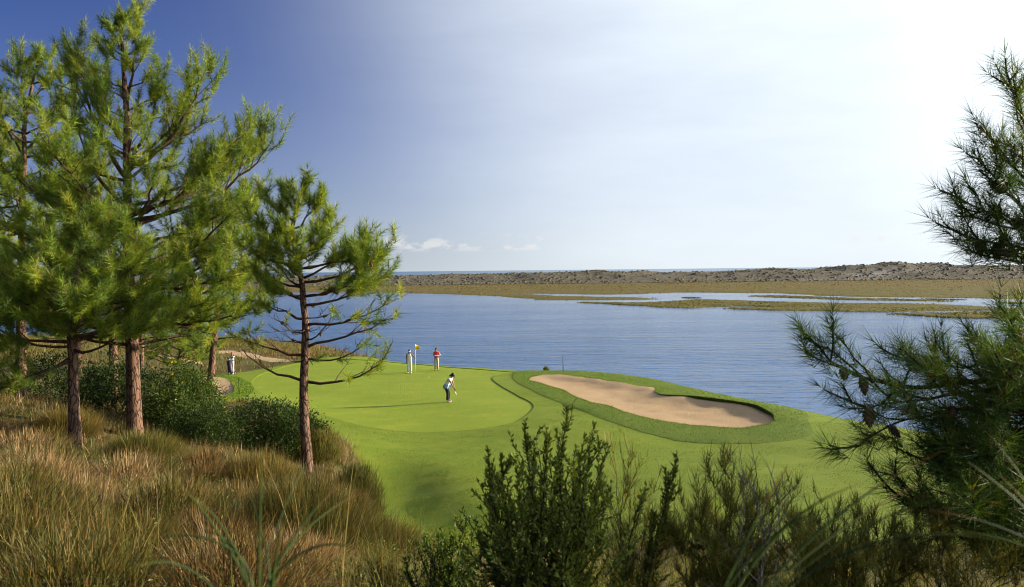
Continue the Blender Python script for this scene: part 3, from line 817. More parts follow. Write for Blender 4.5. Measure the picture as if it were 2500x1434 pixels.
class Pine:
    def __init__(s, name, seed, needle_len, needle_w, per_tuft, tuft_len, tints, twig=1.0, dense=True):
        s.dense = dense
        s.rng = np.random.RandomState(seed); s.name = name
        s.branches = []          # list of Acc
        s.tufts = []             # pos, dir, scale, tint index
        s.conespots = []
        s.nl, s.nw, s.pt, s.tl, s.tints, s.twig = needle_len, needle_w, per_tuft, tuft_len, tints, twig

    def tuft(s, p, d, scale=1.0):
        s.tufts.append((p, unit(d), scale))

    def limb(s, pts, r0, foliage=1.0, spread=0.55, bare=0.3, sides=6, sub=0.42, sublen=0.34, dead=0.0, tuftend=True, r1=None):
        """one primary branch with its side shoots; foliage = chance that a shoot carries needles"""
        rng = s.rng; acc = Acc(); pts = np.asarray(pts)
        seg = np.linalg.norm(np.diff(pts, axis=0), axis=1); L = seg.sum()
        n = len(pts)
        rad = r0 * (1 - 0.82 * np.linspace(0, 1, n)) if r1 is None else np.linspace(r0, r1, n)
        acc.add(*tube(pts, rad, sides))
        tan = unit(np.gradient(pts, axis=0))
        cum = np.concatenate([[0], np.cumsum(seg)]) / L
        t = bare; side = 1
        while t < 0.98:
            i = min(int(np.searchsorted(cum, t)), n - 1); f = 0
            p = pts[i]; d = tan[i]
            sv = np.cross(d, UP); sv = sv / (np.linalg.norm(sv) + 1e-6)
            side = -side
            vec = d * rng.uniform(.5, .9) + sv * side * rng.uniform(.5, 1.0) * spread * 1.6 + UP * rng.uniform(-.1, .55)
            ln = L * sublen * (1.15 - 0.75 * t) * rng.uniform(.6, 1.25) * s.twig + 0.12
            s.shoot(acc, p, vec, ln, rad[i] * 0.5, foliage, dead, 2)
            t += sub * rng.uniform(.55, 1.3) / L
        if tuftend and rng.rand() < foliage + .15:
            s.tuft(pts[-1], tan[-1] + UP * .3, 1.1)
            for _ in range(2):
                s.tuft(pts[-2] + rotvec(rng) * .05, tan[-1] + rotvec(rng) * .7 + UP * .2, .9)
        if not s.dense:
            for q in range(3):
                j = rng.randint(n // 3, n - 1)
                s.conespots.append((pts[j], unit(rotvec(rng) * .6 - UP * .9)))
        if rng.rand() < .8 and L > 1:
            j = rng.randint(n // 2, n - 1)
            s.conespots.append((pts[j], unit(rotvec(rng) + UP * -.3)))
        s.branches.append(acc)

    def shoot(s, acc, p, d, ln, r, foliage, dead, level):
        rng = s.rng
        n = max(3, int(ln / 0.22))
        pts = wander(p, d, ln, n, rng, 0.16, 0.04, 0.24 if foliage > .3 else 0.1)
        tp_ = pts if level == 2 or len(pts) < 5 else pts[[0, len(pts) // 2, -1]]
        acc.add(*tube(tp_, np.linspace(max(r, .008), .005, len(tp_)), 4 if level == 2 else 3, cap=False))
        tan = unit(np.gradient(pts, axis=0))
        if level < 3:
            m = max(1, int(ln / (0.30 / s.twig)))
            for k in range(m):
                i = rng.randint(max(1, len(pts) // 4), len(pts))
                sv = rotvec(rng)
                s.shoot(acc, pts[i], tan[i] * .7 + sv * .75 + UP * .25, ln * rng.uniform(.3, .55), r * .5, foliage, dead, level + 1)
            if rng.rand() < .12 * foliage:
                s.conespots.append((pts[len(pts) // 2], unit(rotvec(rng) - UP * .4)))
        if rng.rand() < foliage:
            s.tuft(pts[-1], tan[-1] + UP * .25, rng.uniform(.9, 1.35) if s.dense else rng.uniform(.8, 1.1))
            step = 0.30 if s.dense else 0.5
            for q in range(1, int(ln * .5 / step) + 1):
                j = len(pts) - 1 - int(q * step / ln * (len(pts) - 1) + .5)
                if j > 0:
                    s.tuft(pts[j], tan[j] + rotvec(rng) * .75 + UP * .35, rng.uniform(.65, 1.0))

    def finish(s, root, trunk_pts, trunk_r, wood, bark, needle_mat, cones=12, cone_mesh=None, cone_scale=1.0, trunk_sides=12):
        rng = s.rng
        tr = Acc()
        tp = np.asarray(trunk_pts); 
        V, T = tube(tp, trunk_r, trunk_sides)
        tr.add(V, T)
        tr.build('trunk', bark, root, smooth=True)
        for a in s.branches:
            a.build('branch', wood, root, smooth=True)
        # needles
        K = len(s.tufts); M = s.pt
        P = np.array([t[0] for t in s.tufts]); D = np.array([t[1] for t in s.tufts]); S = np.array([t[2] for t in s.tufts])
        ref = np.where(np.abs(D[:, 2:3]) < .9, UP, np.array([1.0, 0, 0]))
        U = unit(np.cross(D, ref)); W = np.cross(D, U)
        t = rng.uniform(0, 1, (K, M)); a = rng.uniform(0, 6.283, (K, M))
        rad = U[:, None] * np.cos(a)[..., None] + W[:, None] * np.sin(a)[..., None]
        spread = np.where(t > .85, rng.uniform(.1, .7, (K, M)), rng.uniform(.55, 1.25, (K, M)))
        nd = unit(D[:, None] * np.cos(spread)[..., None] + rad * np.sin(spread)[..., None])
        base = P[:, None] + D[:, None] * ((t - .75) * s.tl * S[:, None])[..., None]
        ln = s.nl * S[:, None] * rng.uniform(.7, 1.15, (K, M)) 
        droop = -UP * (0.12 * ln ** 1)[..., None]
        tip = base + nd * ln[..., None] + droop * rng.uniform(0, 1, (K, M, 1))
        wv = unit(np.cross(nd, rng.normal(size=(K, M, 3)))) * (s.nw * .5)
        V = np.stack([base - wv, base + wv, tip], 2).reshape(-1, 3)
        T = np.arange(len(V)).reshape(-1, 3)
        tint = np.array(s.tints)[rng.randint(0, len(s.tints), K)] * rng.uniform(.8, 1.2, (K, 1))
        col = np.repeat(tint[:, None], M, 1) * rng.uniform(.75, 1.25, (K, M, 1))
        brown = rng.rand(K, M) < .03
        col[brown] = (0.24, 0.13, 0.045)
        col = np.repeat(col.reshape(-1, 3), 3, 0)
        crown = link('crown', make_mesh('crown', V, T, col), needle_mat, root)
        if cone_mesh is not None and s.conespots:
            idx = rng.permutation(len(s.conespots))[:cones]
            for q in idx:
                p, d = s.conespots[q]
                c = link('pine_cone', cone_mesh, CONE, root)
                d = Vector(d)
                c.rotation_euler = d.to_track_quat('Z', 'Y').to_euler()
                sc = cone_scale * rng.uniform(.8, 1.15)
                c.scale = (sc, sc, sc); c.location = p
        print('PINE', s.name, len(s.tufts), len(T), len(s.branches))
        return crown

def cone_mesh_make():
    """an ovoid cone of overlapping scales, 13 cm long, tip along +z"""
    acc = Acc()
    prof = [(0.004, 0), (0.022, .01), (0.03, .035), (0.028, .065), (.018, .1), (.006, .126), (0.001, .13)]
    acc.add(*lathe(prof, 8), (1, 1, 1))
    for ring in range(8):
        t = (ring + .5) / 8; z = t * .125
        r = np.interp(z, [q[1] for q in prof], [q[0] for q in prof])
        for k in range(7):
            a = (k + (ring % 2) * .5) * 2 * math.pi / 7
            c, sn = math.cos(a), math.sin(a)
            w = r * .5
            v = [(c * r * .9 - sn * w, sn * r * .9 + c * w, z - .006), (c * r * .9 + sn * w, sn * r * .9 - c * w, z - .006), (c * (r + .012), sn * (r + .012), z + .012)]
            acc.add(v, [[0, 1, 2]], (1, 1, 1))
    return acc.mesh('pine_cone')
CONE_MESH = cone_mesh_make(); CONE_MESH.materials.append(CONE)

GREENS = [(0.155, 0.225, 0.02), (0.19, 0.255, 0.022), (0.12, 0.195, 0.022), (0.23, 0.27, 0.03), (0.095, 0.16, 0.026)]
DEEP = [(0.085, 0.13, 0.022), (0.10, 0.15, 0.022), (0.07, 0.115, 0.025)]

def profile_pine(name, label, seed, base, path, r0, crown, nb, tints, heroes=(), foliage=1.0, needle=(0.228, 0.0132, 80), tuft_len=0.44,
                 cones=10, bare_range=None, sub=0.42, back_only=False, cone_scale=1.3, rise=0.55, azlim=None, group=None):
    """path: (dx, dy, h) trunk points from the base; crown: (h, radius) envelope of the branch tips"""
    root = empty(name, base)
    tag(root, label, 'tree', group)
    pn = Pine(name, seed, needle[0], needle[1], needle[2], tuft_len, tints)
    rng = pn.rng
    path = np.asarray(path, float); H = path[-1, 2]
    hh = np.linspace(0, H, 26)
    tp = np.column_stack([np.interp(hh, path[:, 2], path[:, 0]), np.interp(hh, path[:, 2], path[:, 1]), hh])
    tp[1:-1, :2] += np.cumsum(rng.normal(size=(24, 2)) * .018, 0) * np.linspace(0, 1, 24)[:, None]
    tr = r0 * (1 - hh / H) ** .75 * .92 + .02
    tr = tr + r0 * .35 * np.exp(-hh / .35)
    def at(h): return np.array([np.interp(h, hh, tp[:, 0]), np.interp(h, hh, tp[:, 1]), h])
    crown = np.asarray(crown, float)
    h0, h1 = crown[0, 0], crown[-1, 0]
    for hs, end, ctrl, rr, fol in heroes:
        p0 = at(hs); e = np.array(end, float)
        c = p0 * .5 + e * .5 + np.array([0, 0, -.22 * np.linalg.norm(e - p0)]) if ctrl is None else np.array(ctrl, float)
        n = max(6, int(np.linalg.norm(e - p0) / .3))
        b = bezier(p0, c, e, n); b[1:-1] += rng.normal(size=(n - 2, 3)) * .035
        pn.limb(b, rr, fol, sub=sub)
    az = rng.uniform(0, 6.28)
    for q in range(nb):
        tip_h = h0 + (h1 - h0) * ((q + rng.uniform(0, 1)) / nb) ** 0.9
        rad = np.interp(tip_h, crown[:, 0], crown[:, 1]) * rng.uniform(.72, 1.08)
        az += 2.39996 + rng.uniform(-.3, .3)
        a = az
        if azlim is not None:
            while not (azlim[0] <= (a % 6.2832) <= azlim[1]):
                a += 2.39996
        hs = tip_h - rad * rise * rng.uniform(.7, 1.25) * (0.35 + 1.0 * (tip_h - h0) / (h1 - h0))
        hs = min(max(hs, h0 * .85), H - .25)
        p0 = at(hs)
        c_tr = at(tip_h) if tip_h < H else at(H)
        e = np.array([c_tr[0] + math.cos(a) * rad, c_tr[1] + math.sin(a) * rad, tip_h])
        c = p0 * .45 + e * .55; c[2] = p0[2] + (e[2] - p0[2]) * .22
        n = max(5, int(np.linalg.norm(e - p0) / .3))
        b = bezier(p0, c, e, n); b[1:-1] += rng.normal(size=(n - 2, 3)) * .03
        pn.limb(b, 0.018 + 0.016 * rad, foliage, sub=sub)
    # dead lower branches
    if bare_range is not None:
        b0, b1, nbare, blen = bare_range
        for q in range(nbare):
            hs = rng.uniform(b0, b1); a = rng.uniform(0, 6.28); L = blen * rng.uniform(.35, 1.0)
            p0 = at(hs)
            pts = wander(p0, (math.cos(a), math.sin(a), rng.uniform(-.15, .2)), L, max(4, int(L / .3)), rng, .1, -.02, .12)
            pn.limb(pts, .022, 0.04, sub=.3, sublen=.4, tuftend=False)
    # leader
    pn.tuft(tp[-1], UP, 1.2)
    for q in range(7):
        pn.tuft(tp[-1] - UP * rng.uniform(.05, .6) + rotvec(rng) * .08, UP + rotvec(rng) * .9, 1.0)
    pn.finish(root, tp, tr, TWIG, BARK, NEEDLE, cones, CONE_MESH, cone_scale)
    return root

def gz(x, y):
    return float(hill_z(np.array([x]), np.array([y]))[0])

# the tall pine with two leaders (left of the clearing)
k = 0.01293
def hc(u, v, dy=0.0):   # metres from the foot of the tall pine, read off the picture plane at its own distance
    return ((u - 330) * k, dy, (1055 - v) * k)
TALL = [(4.2, (2.3, -.4, 11.3), (1.2, -.2, 9.0), .10, 1)]
profile_pine('maritime_pine', 'tallest maritime pine, thick straight trunk rising from dark evergreen bushes', 11, (-12.0, 28.0, gz(-12, 28) - .1),
             [(0, 0, 0), (-.03, 0, 3.3), (-.1, 0, 7.2), (-.06, 0, 10.2), (-.12, 0, 12.2), (-.25, 0, 13.5)], .235,
             [(3.3, 2.3), (4.0, 3.7), (5.6, 3.9), (7.3, 3.9), (9.2, 3.9), (9.9, 2.4), (10.8, 1.3), (11.6, .9), (12.6, .7), (13.6, .4)], 54, GREENS,
             heroes=[(8.6, hc(535, 165, -.6), hc(455, 345, -.3), .11, .95), (7.0, hc(668, 330, .2), hc(540, 500, 0), .085, 1), (7.4, hc(600, 270, 1.2), hc(500, 420, .8), .07, 1),
                     (7.3, hc(230, 255, -.8), hc(240, 400, -.5), .075, 1), (6.9, hc(195, 395, .4), hc(215, 520, .3), .07, 1), (9.2, hc(390, 150, .5), hc(395, 300, .4), .06, 1),
                     (8.3, hc(190, 95, .6), hc(205, 260, .4), .08, 1), (9.4, hc(225, 120, -.5), hc(250, 260, -.3), .06, 1), (10.6, hc(350, 5, .3), hc(335, 160, .3), .06, 1),
                     (5.6, hc(635, 560, -1), hc(480, 620, -.6), .08, 1), (4.9, hc(640, 645, -1.6), hc(480, 690, -1), .08, 1), (4.1, hc(630, 735, -.8), hc(480, 790, -.4), .075, 1),
                     (3.9, hc(560, 770, 1.0), hc(450, 790, .6), .06, .8), (6.2, hc(600, 470, -.4), hc(470, 560, -.2), .07, 1), (8.8, hc(470, 170, .6), hc(440, 300, .5), .06, 1),
                     (4.4, hc(120, 640, -1.8), None, .07, 1), (4.1, hc(180, 740, -2.2), None, .07, 1), (3.6, hc(430, 760, -2.4), None, .06, 1)],
             cones=30, sub=.28)

# slender pine at the left edge
profile_pine('maritime_pine', 'slender maritime pine behind the two near trunks, long bare reddish upper stem showing', 23, (-18.4, 33.0, gz(-18.4, 33) - .1),
             [(0, 0, 0), (.2, 0, 5), (.3, 0, 8), (.45, 0, 10.5), (1.05, 0, 13.1)], .2,
             [(4.0, 2.4), (6.0, 2.6), (8.0, 2.2), (9.8, 2.2), (11.2, 1.9), (12.3, 1.1), (13.2, .45)], 44, GREENS,
             heroes=[(9.2, (-.9, -.3, 12.4), None, .05, 1), (9.4, (2.0, -.3, 11.6), None, .05, 1), (8.8, (-1.6, .3, 11.0), None, .05, 1), (10.5, (.5, -.3, 12.9), None, .05, 1),
                     (6.9, (3.3, -.6, 7.2), None, .045, .5), (7.4, (-2.2, -.5, 7.6), None, .05, .25), (6.3, (-2.0, -.6, 6.6), None, .05, .2)], cones=16, sub=.24)

# the near reddish trunk with a low spreading crown
profile_pine('maritime_pine', 'shorter pine with reddish trunk and low spreading crown above the dry grass', 37, (-11.9, 24.0, gz(-11.9, 24) - .1),
             [(0, 0, 0), (-.05, 0, 2), (-.12, 0, 3.6), (.1, 0, 5.2), (.4, 0, 6.6)], .165,
             [(3.3, 1.9), (4.0, 2.5), (4.8, 2.3), (5.6, 1.7), (6.3, 1.0), (6.8, .4)], 34, GREENS,
             heroes=[(2.9, (2.0, -.9, 3.6), (.9, -.4, 2.7), .05, .7), (3.1, (-2.3, -.9, 3.9), None, .06, 1), (2.6, (-1.9, -1.0, 1.75), (-.9, -.5, 2.3), .05, 1),
                     (3.2, (1.2, -1.9, 4.2), None, .06, 1), (2.75, (-1.1, -.9, 2.0), (-.6, -.4, 2.2), .035, .8), (3.3, (2.9, .3, 3.9), None, .05, .9)], cones=8, sub=.22)

# pine standing behind between the tall one and the slim one
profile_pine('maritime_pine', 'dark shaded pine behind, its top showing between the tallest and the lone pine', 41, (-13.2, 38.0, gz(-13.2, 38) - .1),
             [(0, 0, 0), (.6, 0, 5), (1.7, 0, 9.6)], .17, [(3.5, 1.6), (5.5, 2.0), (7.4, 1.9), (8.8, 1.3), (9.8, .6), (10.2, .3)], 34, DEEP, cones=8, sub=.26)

# the lone pine beside the green
k2 = 0.01155
def he(u, v, dy=0.0): return ((u - 755) * k2, dy, (1175 - v) * k2)
profile_pine('maritime_pine', 'lone pine beside the green, bare lower limbs and tufted crown over the water', 53, (-5.8, 25.0, gz(-5.8, 25) - .05),
             [(0, 0, 0), (-.1, 0, 2.0), (-.1, 0, 3.2), (-.07, 0, 4.8), (-.13, 0, 6.0), (-.3, 0, 6.6), (-.4, 0, 7.5), (-.13, 0, 8.5), (-.02, 0, 8.95)], .155,
             [(5.6, 1.1), (6.4, 1.5), (7.2, 1.3), (7.9, 1.0), (8.5, .6), (9.0, .25)], 15, GREENS,
             heroes=[(6.0, he(955, 570, -.2), he(860, 655), .05, 1), (5.35, he(945, 640, .3), he(850, 705), .05, .85), (4.8, he(972, 702, -.3), he(860, 770), .05, .45),
                     (4.15, he(965, 745, .4), he(860, 790), .05, .12), (3.85, he(905, 805, -.3), None, .04, .05), (3.2, he(953, 822, .1), he(880, 925), .05, .14),
                     (5.5, he(655, 640, -.2), he(700, 690), .045, .7), (4.95, he(637, 700, .3), he(690, 730), .045, .25), (3.95, he(578, 781, -.2), he(660, 825), .045, .05), (3.2, he(584, 808, .2), he(640, 880), .045, .03),
                     (6.3, he(645, 560, .2), he(690, 600), .05, 1), (6.8, he(630, 500, -.2), he(670, 545), .045, 1), (7.3, he(660, 440, .1), he(690, 500), .04, 1), (7.5, he(800, 450, -.1), he(770, 500), .035, 1),
                     (6.6, he(820, 530, -.4), he(780, 590), .045, 1), (7.0, he(800, 500, .5), he(770, 560), .04, 1), (6.1, he(890, 560, .6), he(810, 620), .045, 1), (6.4, he(900, 590, -.7), he(810, 620), .045, 1),
                     (6.2, he(690, 560, -1.0), None, .045, 1), (6.2, he(760, 560, -1.2), None, .045, 1), (8.0, he(700, 420, .1), None, .03, 1), (5.9, he(660, 600, .8), None, .04, .9),
                     (5.6, he(920, 620, -.8), None, .04, .9), (4.5, he(690, 740, -.6), None, .03, .08), (4.4, he(830, 740, -.8), None, .03, .1), (3.7, he(690, 830, .6), None, .03, 0)],
             cones=34, bare_range=(3.6, 5.4, 9, 1.7), sub=.20, cone_scale=1.35, needle=(0.225, 0.0125, 95))

# pines further back along the path
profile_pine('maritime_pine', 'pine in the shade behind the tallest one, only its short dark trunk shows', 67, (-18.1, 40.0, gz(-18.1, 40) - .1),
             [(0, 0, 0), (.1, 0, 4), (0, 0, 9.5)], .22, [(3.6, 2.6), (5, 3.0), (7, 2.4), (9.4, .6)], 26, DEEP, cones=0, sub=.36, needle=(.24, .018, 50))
profile_pine('maritime_pine', 'far pine with thin trunk beside the sandy path behind the clearing', 71, (-25.2, 60.0, gz(-25.2, 60) - .1),
             [(0, 0, 0), (.1, 0, 3), (.3, 0, 7)], .17, [(1.9, 2.2), (3.4, 2.8), (5, 2.2), (6.9, .5)], 24, DEEP, cones=0, sub=.5, needle=(.26, .024, 40))
profile_pine('maritime_pine', 'far pine leaning over the scrub next to the golfer with the bag', 73, (-24.3, 64.0, gz(-24.3, 64) - .1),
             [(0, 0, 0), (.3, 0, 2), (.9, 0, 5.0)], .14, [(1.0, 2.6), (2.2, 3.2), (3.6, 2.4), (5, .5)], 34, GREENS, cones=0, sub=.5, needle=(.26, .024, 40))
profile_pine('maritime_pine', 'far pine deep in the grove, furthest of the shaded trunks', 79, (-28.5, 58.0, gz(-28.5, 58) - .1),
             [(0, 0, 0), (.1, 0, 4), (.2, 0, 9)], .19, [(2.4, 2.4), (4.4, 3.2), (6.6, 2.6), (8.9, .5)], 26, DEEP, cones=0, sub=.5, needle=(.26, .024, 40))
profile_pine('maritime_pine', 'pine at the edge of the grove with low boughs hanging over dry grass', 83, (-16.6, 23.5, gz(-16.6, 23.5) - .1),
             [(0, 0, 0), (.1, 0, 4), (-.2, 0, 8.5)], .2, [(2.0, 2.4), (3.2, 3.2), (5, 2.9), (6.8, 2.0), (8.4, .5)], 34, GREENS, cones=6, sub=.42,
             heroes=[(1.5, (3.4, -1.2, 1.35), (1.8, -.6, 1.7), .05, 1), (1.7, (3.0, -.4, 2.0), (1.6, -.2, 2.0), .05, 1), (1.3, (2.6, -1.8, .9), (1.4, -.9, 1.4), .04, 1), (2.0, (3.6, -1.6, 2.8), None, .05, 1)])
profile_pine('maritime_pine', 'thick pine beyond the slender one at the grove edge, mostly hidden by boughs', 89, (-22.6, 36.0, gz(-22.6, 36) - .1),
             [(0, 0, 0), (.1, 0, 4), (0, 0, 11)], .24, [(3.0, 2.6), (5, 3.2), (7.5, 2.8), (9.5, 1.7), (10.9, .5)], 30, GREENS, cones=4, sub=.36, needle=(.24, .016, 60))

# ---- the near pine at the right: trunk just outside the picture, boughs reaching in
def near_pine():
    bx, by = 4.15, 5.9
    bz = gz(bx, by) - .1
    root = empty('maritime_pine', (bx, by, bz))
    tag(root, 'near backlit pine hung with dark cones, boughs reaching over the fairway', 'tree')
    pn = Pine('near', 97, 0.165, 0.0042, 70, 0.24, [(0.06, 0.12, 0.02), (0.08, 0.145, 0.02), (0.045, 0.095, 0.022), (0.11, 0.16, 0.022)], twig=.55, dense=False)
    rng = pn.rng
    kk = 5.6 / 2165.0
    def h(u, v, y=5.6):       # world point seen at picture position (u, v) at distance y, relative to the foot
        q = y / 2165.0
        return np.array([(u - 1250) * q - bx, y - by, 7.2 + (717 - 57 - v - (u - 1250) * .0105) * q - bz])
    tp = np.array([[0, 0, 0], [.03, 0, 1], [.0, .05, 2], [-.05, 0, 3.2], [-.1, 0, 4.4], [-.2, 0, 5.6]])
    hh = np.linspace(0, 5.6, 22)
    tpp = np.column_stack([np.interp(hh, tp[:, 2], tp[:, 0]), np.interp(hh, tp[:, 2], tp[:, 1]), hh])
    def at(z): return np.array([np.interp(z, hh, tpp[:, 0]), np.interp(z, hh, tpp[:, 1]), z])
    def bough(zs, way, r, fol=1.0, sub=.16, sublen=.34, bare=.18):
        P0 = at(zs)
        pts = [P0] + [h(*w) for w in way]
        pts = np.array(pts)
        t = np.concatenate([[0], np.cumsum(np.linalg.norm(np.diff(pts, axis=0), axis=1))]); t /= t[-1]
        n = max(8, int(np.linalg.norm(pts[-1] - pts[0]) / .1))
        tt = np.linspace(0, 1, n)
        b = np.column_stack([np.interp(tt, t, pts[:, i]) for i in range(3)])
        for _ in range(3):
            b[1:-1] = (b[:-2] + 2 * b[1:-1] + b[2:]) / 4
        b[1:-1] += rng.normal(size=(n - 2, 3)) * .008
        pn.limb(b, r, fol, sub=sub, sublen=sublen, bare=bare, spread=.5)
    top = bz
    # upper boughs (left edge of the crown against the white sky)
    bough(3.9, [(2592, 502), (2532, 392), (2470, 227)], .022, sub=.115, sublen=.30)
    bough(3.7, [(2562, 512), (2472, 412), (2407, 322)], .022, sub=.115, sublen=.28)
    bough(3.5, [(2542, 552), (2452, 472), (2392, 397)], .02, sub=.115, sublen=.28)
    bough(3.3, [(2532, 582), (2432, 532), (2362, 497)], .022, sub=.115, sublen=.28)
    bough(3.2, [(2522, 612), (2412, 587), (2347, 572)], .02, sub=.115, sublen=.26)
    bough(3.1, [(2522, 642), (2442, 642), (2372, 612)], .02, sub=.115, sublen=.26)
    bough(3.6, [(2622, 442, 6.1), (2552, 382, 6.2), (2522, 302, 6.2)], .02, sub=.115, sublen=.26)
    # boughs in the middle
    bough(2.2, [(2522, 915), (2352, 940), (2172, 950), (2032, 895), (1967, 815)], .03, sub=.12, sublen=.20)
    bough(2.1, [(2442, 990), (2272, 1010), (2142, 1045), (2097, 1090)], .022, sub=.13, sublen=.20)
    bough(2.15, [(2462, 960, 5.3), (2352, 950, 5.2), (2222, 985, 5.1), (2072, 1000, 5.0)], .022, sub=.11, sublen=.22)
    bough(2.4, [(2522, 850), (2402, 900), (2322, 900), (2232, 890)], .02, sub=.115, sublen=.24)
    bough(2.5, [(2600, 840), (2540, 830), (2500, 790)], .02, sub=.09, sublen=.30)
    bough(2.5, [(2590, 890, 6.0), (2510, 880, 6.0), (2440, 860, 6.0)], .02, sub=.09, sublen=.28)
    # lower dark mass
    for zs, way in [(1.9, [(2480, 1040), (2330, 1060), (2230, 1050)]), (1.8, [(2460, 1090), (2320, 1110), (2220, 1090)]), (1.7, [(2480, 1140), (2300, 1150), (2190, 1130)]),
                    (1.5, [(2460, 1190), (2320, 1190), (2230, 1170)]), (1.3, [(2420, 1260), (2260, 1245), (2120, 1215)]), (1.2, [(2460, 1300), (2330, 1290), (2240, 1260)]),
                    (1.1, [(2440, 1350), (2340, 1340), (2280, 1320)]), (1.8, [(2480, 1010, 5.2), (2390, 1020, 5.0), (2300, 1000, 4.9)]), (1.6, [(2520, 1120, 5.2), (2420, 1130, 5.0), (2330, 1120, 4.8)]),
                    (1.4, [(2500, 1220, 5.2), (2420, 1230, 5.0), (2320, 1210, 4.8)]), (1.2, [(2520, 1300, 5.2), (2440, 1320, 5.0), (2360, 1300, 4.8)]), (1.0, [(2500, 1390), (2400, 1400), (2330, 1390)]),
                    (1.9, [(2560, 1000, 6.2), (2440, 980, 6.3), (2350, 960, 6.4)]), (1.6, [(2540, 1100, 6.2), (2440, 1090, 6.4), (2360, 1080, 6.5)]), (2.2, [(2560, 900, 5.2), (2490, 890, 5.0), (2430, 880, 4.9)]),
                    (1.3, [(2560, 1220, 6.2), (2460, 1210, 6.3), (2380, 1200, 6.4)]), (2.0, [(2570, 960, 5.0), (2500, 960, 4.8), (2440, 950, 4.7)])]:
        way = [(w[0] + 75,) + tuple(w[1:]) for w in way]
        bough(zs, way, .022, sub=.075, sublen=.26, bare=.12)
    # boughs on the hidden side, so that the tree is whole
    for q in range(5):
        a = rng.uniform(-1.1, 1.1); zs = rng.uniform(1.2, 5.0); L = np.interp(zs, [1, 3, 5.3], [1.5, 1.2, .5])
        pts = wander(at(zs), (math.cos(a), math.sin(a), .35), L, 8, rng, .08, .05)
        pn.limb(pts, .022, 1.0, sub=.16, sublen=.3)
    for q in range(6):
        a = rng.uniform(0, 6.28); pts = wander(at(rng.uniform(4.6, 5.4)), (math.cos(a) * .6, math.sin(a) * .6, .8), .6, 6, rng, .08, .05)
        pn.limb(pts, .015, 1.0, sub=.16, sublen=.3)
    pn.conespots = [c for c in pn.conespots]
    pn.finish(root, tpp, .09 * (1 - hh / 6.2) + .015, TWIG_DARK, BARK, NEEDLE_NEAR, 55, CONE_MESH, .9)
near_pine()
# ------------------------------------------------------------------ shrubs
def leaf_quads(P, D, ln, wd, rng, fold=.25):
    """rhombic leaves: foot P, direction D"""
    N = len(P)
    sv = unit(np.cross(D, rng.normal(size=(N, 3))))
    nv = np.cross(D, sv)
    ln = np.broadcast_to(ln, (N,))[:, None]; wd = np.broadcast_to(wd, (N,))[:, None]
    mid = P + D * ln * .5
    V = np.stack([P, mid - sv * wd * .5 + nv * wd * fold, P + D * ln, mid + sv * wd * .5 + nv * wd * fold], 1)
    T = (np.arange(N)[:, None, None] * 4 + np.array([[0, 1, 2], [0, 2, 3]])[None]).reshape(-1, 3)
    return V.reshape(-1, 3), T

def vary(tints, N, rng, amt=.3):
    return np.array(tints)[rng.randint(0, len(tints), N)] * rng.uniform(1 - amt, 1 + amt, (N, 1))

def dome_shrub(name, label, seed, x, y, rx, ry, h, clumps, per, leaf, tints, category='bush', group=None, flowers=0, skew=0.0):
    """dense evergreen bush: leaf clumps spread through and over a lumpy dome, on a handful of stems"""
    rng = np.random.RandomState(seed)
    z0 = gz(x, y) - .1
    root = empty(name, (x, y, z0)); tag(root, label, category, group)
    ph = rng.uniform(0, 6.28, clumps); el = np.arccos(rng.uniform(0.0, 1, clumps))
    lump = 0.62 + 0.7 * fbm(np.cos(ph) * 2.6 + 5 + seed, np.sin(ph) * 2.6 + el * 2.6, seed, 3)
    rr = np.where(rng.rand(clumps) < .7, rng.uniform(.86, 1.06, clumps), rng.uniform(.3, .9, clumps)) * lump
    cp = np.column_stack([np.cos(ph) * np.sin(el) * rx * rr, np.sin(ph) * np.sin(el) * ry * rr, np.cos(el) * h * rr + .15 * h])
    cp[:, 0] += skew * cp[:, 2]
    for q in range(3):
        pass
    acc = Acc()
    tc = vary(tints, clumps, rng, .3)
    size = rng.uniform(.10, .24, clumps) * (0.6 + .25 * h)
    off = rng.normal(size=(clumps, per, 3)) * size[:, None, None] * .7
    P = (cp[:, None] + off).reshape(-1, 3)
    out = unit(cp * np.array([1, 1, .6]) + np.array([0, 0, .2 * h]))
    D = unit(np.repeat(out, per, 0) * .4 + unit(off.reshape(-1, 3)) * .8 + rng.normal(size=(clumps * per, 3)) * .35 + UP * .15)
    N = len(P)
    V, T = leaf_quads(P, D, leaf * rng.uniform(.7, 1.3, N), leaf * .5 * rng.uniform(.8, 1.2, N), rng)
    acc.add(V, T, np.repeat(np.repeat(tc, per, 0) * rng.uniform(.75, 1.25, (N, 1)), 4, 0))
    acc.build('foliage', LEAF, root)
    st = Acc()
    for q in range(9):
        e = cp[rng.randint(clumps)] * .9
        c = np.array([e[0] * .3, e[1] * .3, e[2] * .6])
        st.add(*tube(bezier((rng.uniform(-.2, .2), rng.uniform(-.2, .2), 0), c, e, 8), np.linspace(.03, .008, 8), 5))
    st.build('stems', TWIG_DARK, root, smooth=True)
    if flowers:
        fa = Acc(); idx = rng.randint(0, N, flowers)
        v, t = leaf_quads(P[idx] + D[idx] * leaf, unit(rng.normal(size=(flowers, 3))), .09, .08, rng)
        fa.add(v, t, (0.55, 0.38, 0.02)); fa.build('flowers', LEAF, root)['kind'] = 'stuff'
    return root

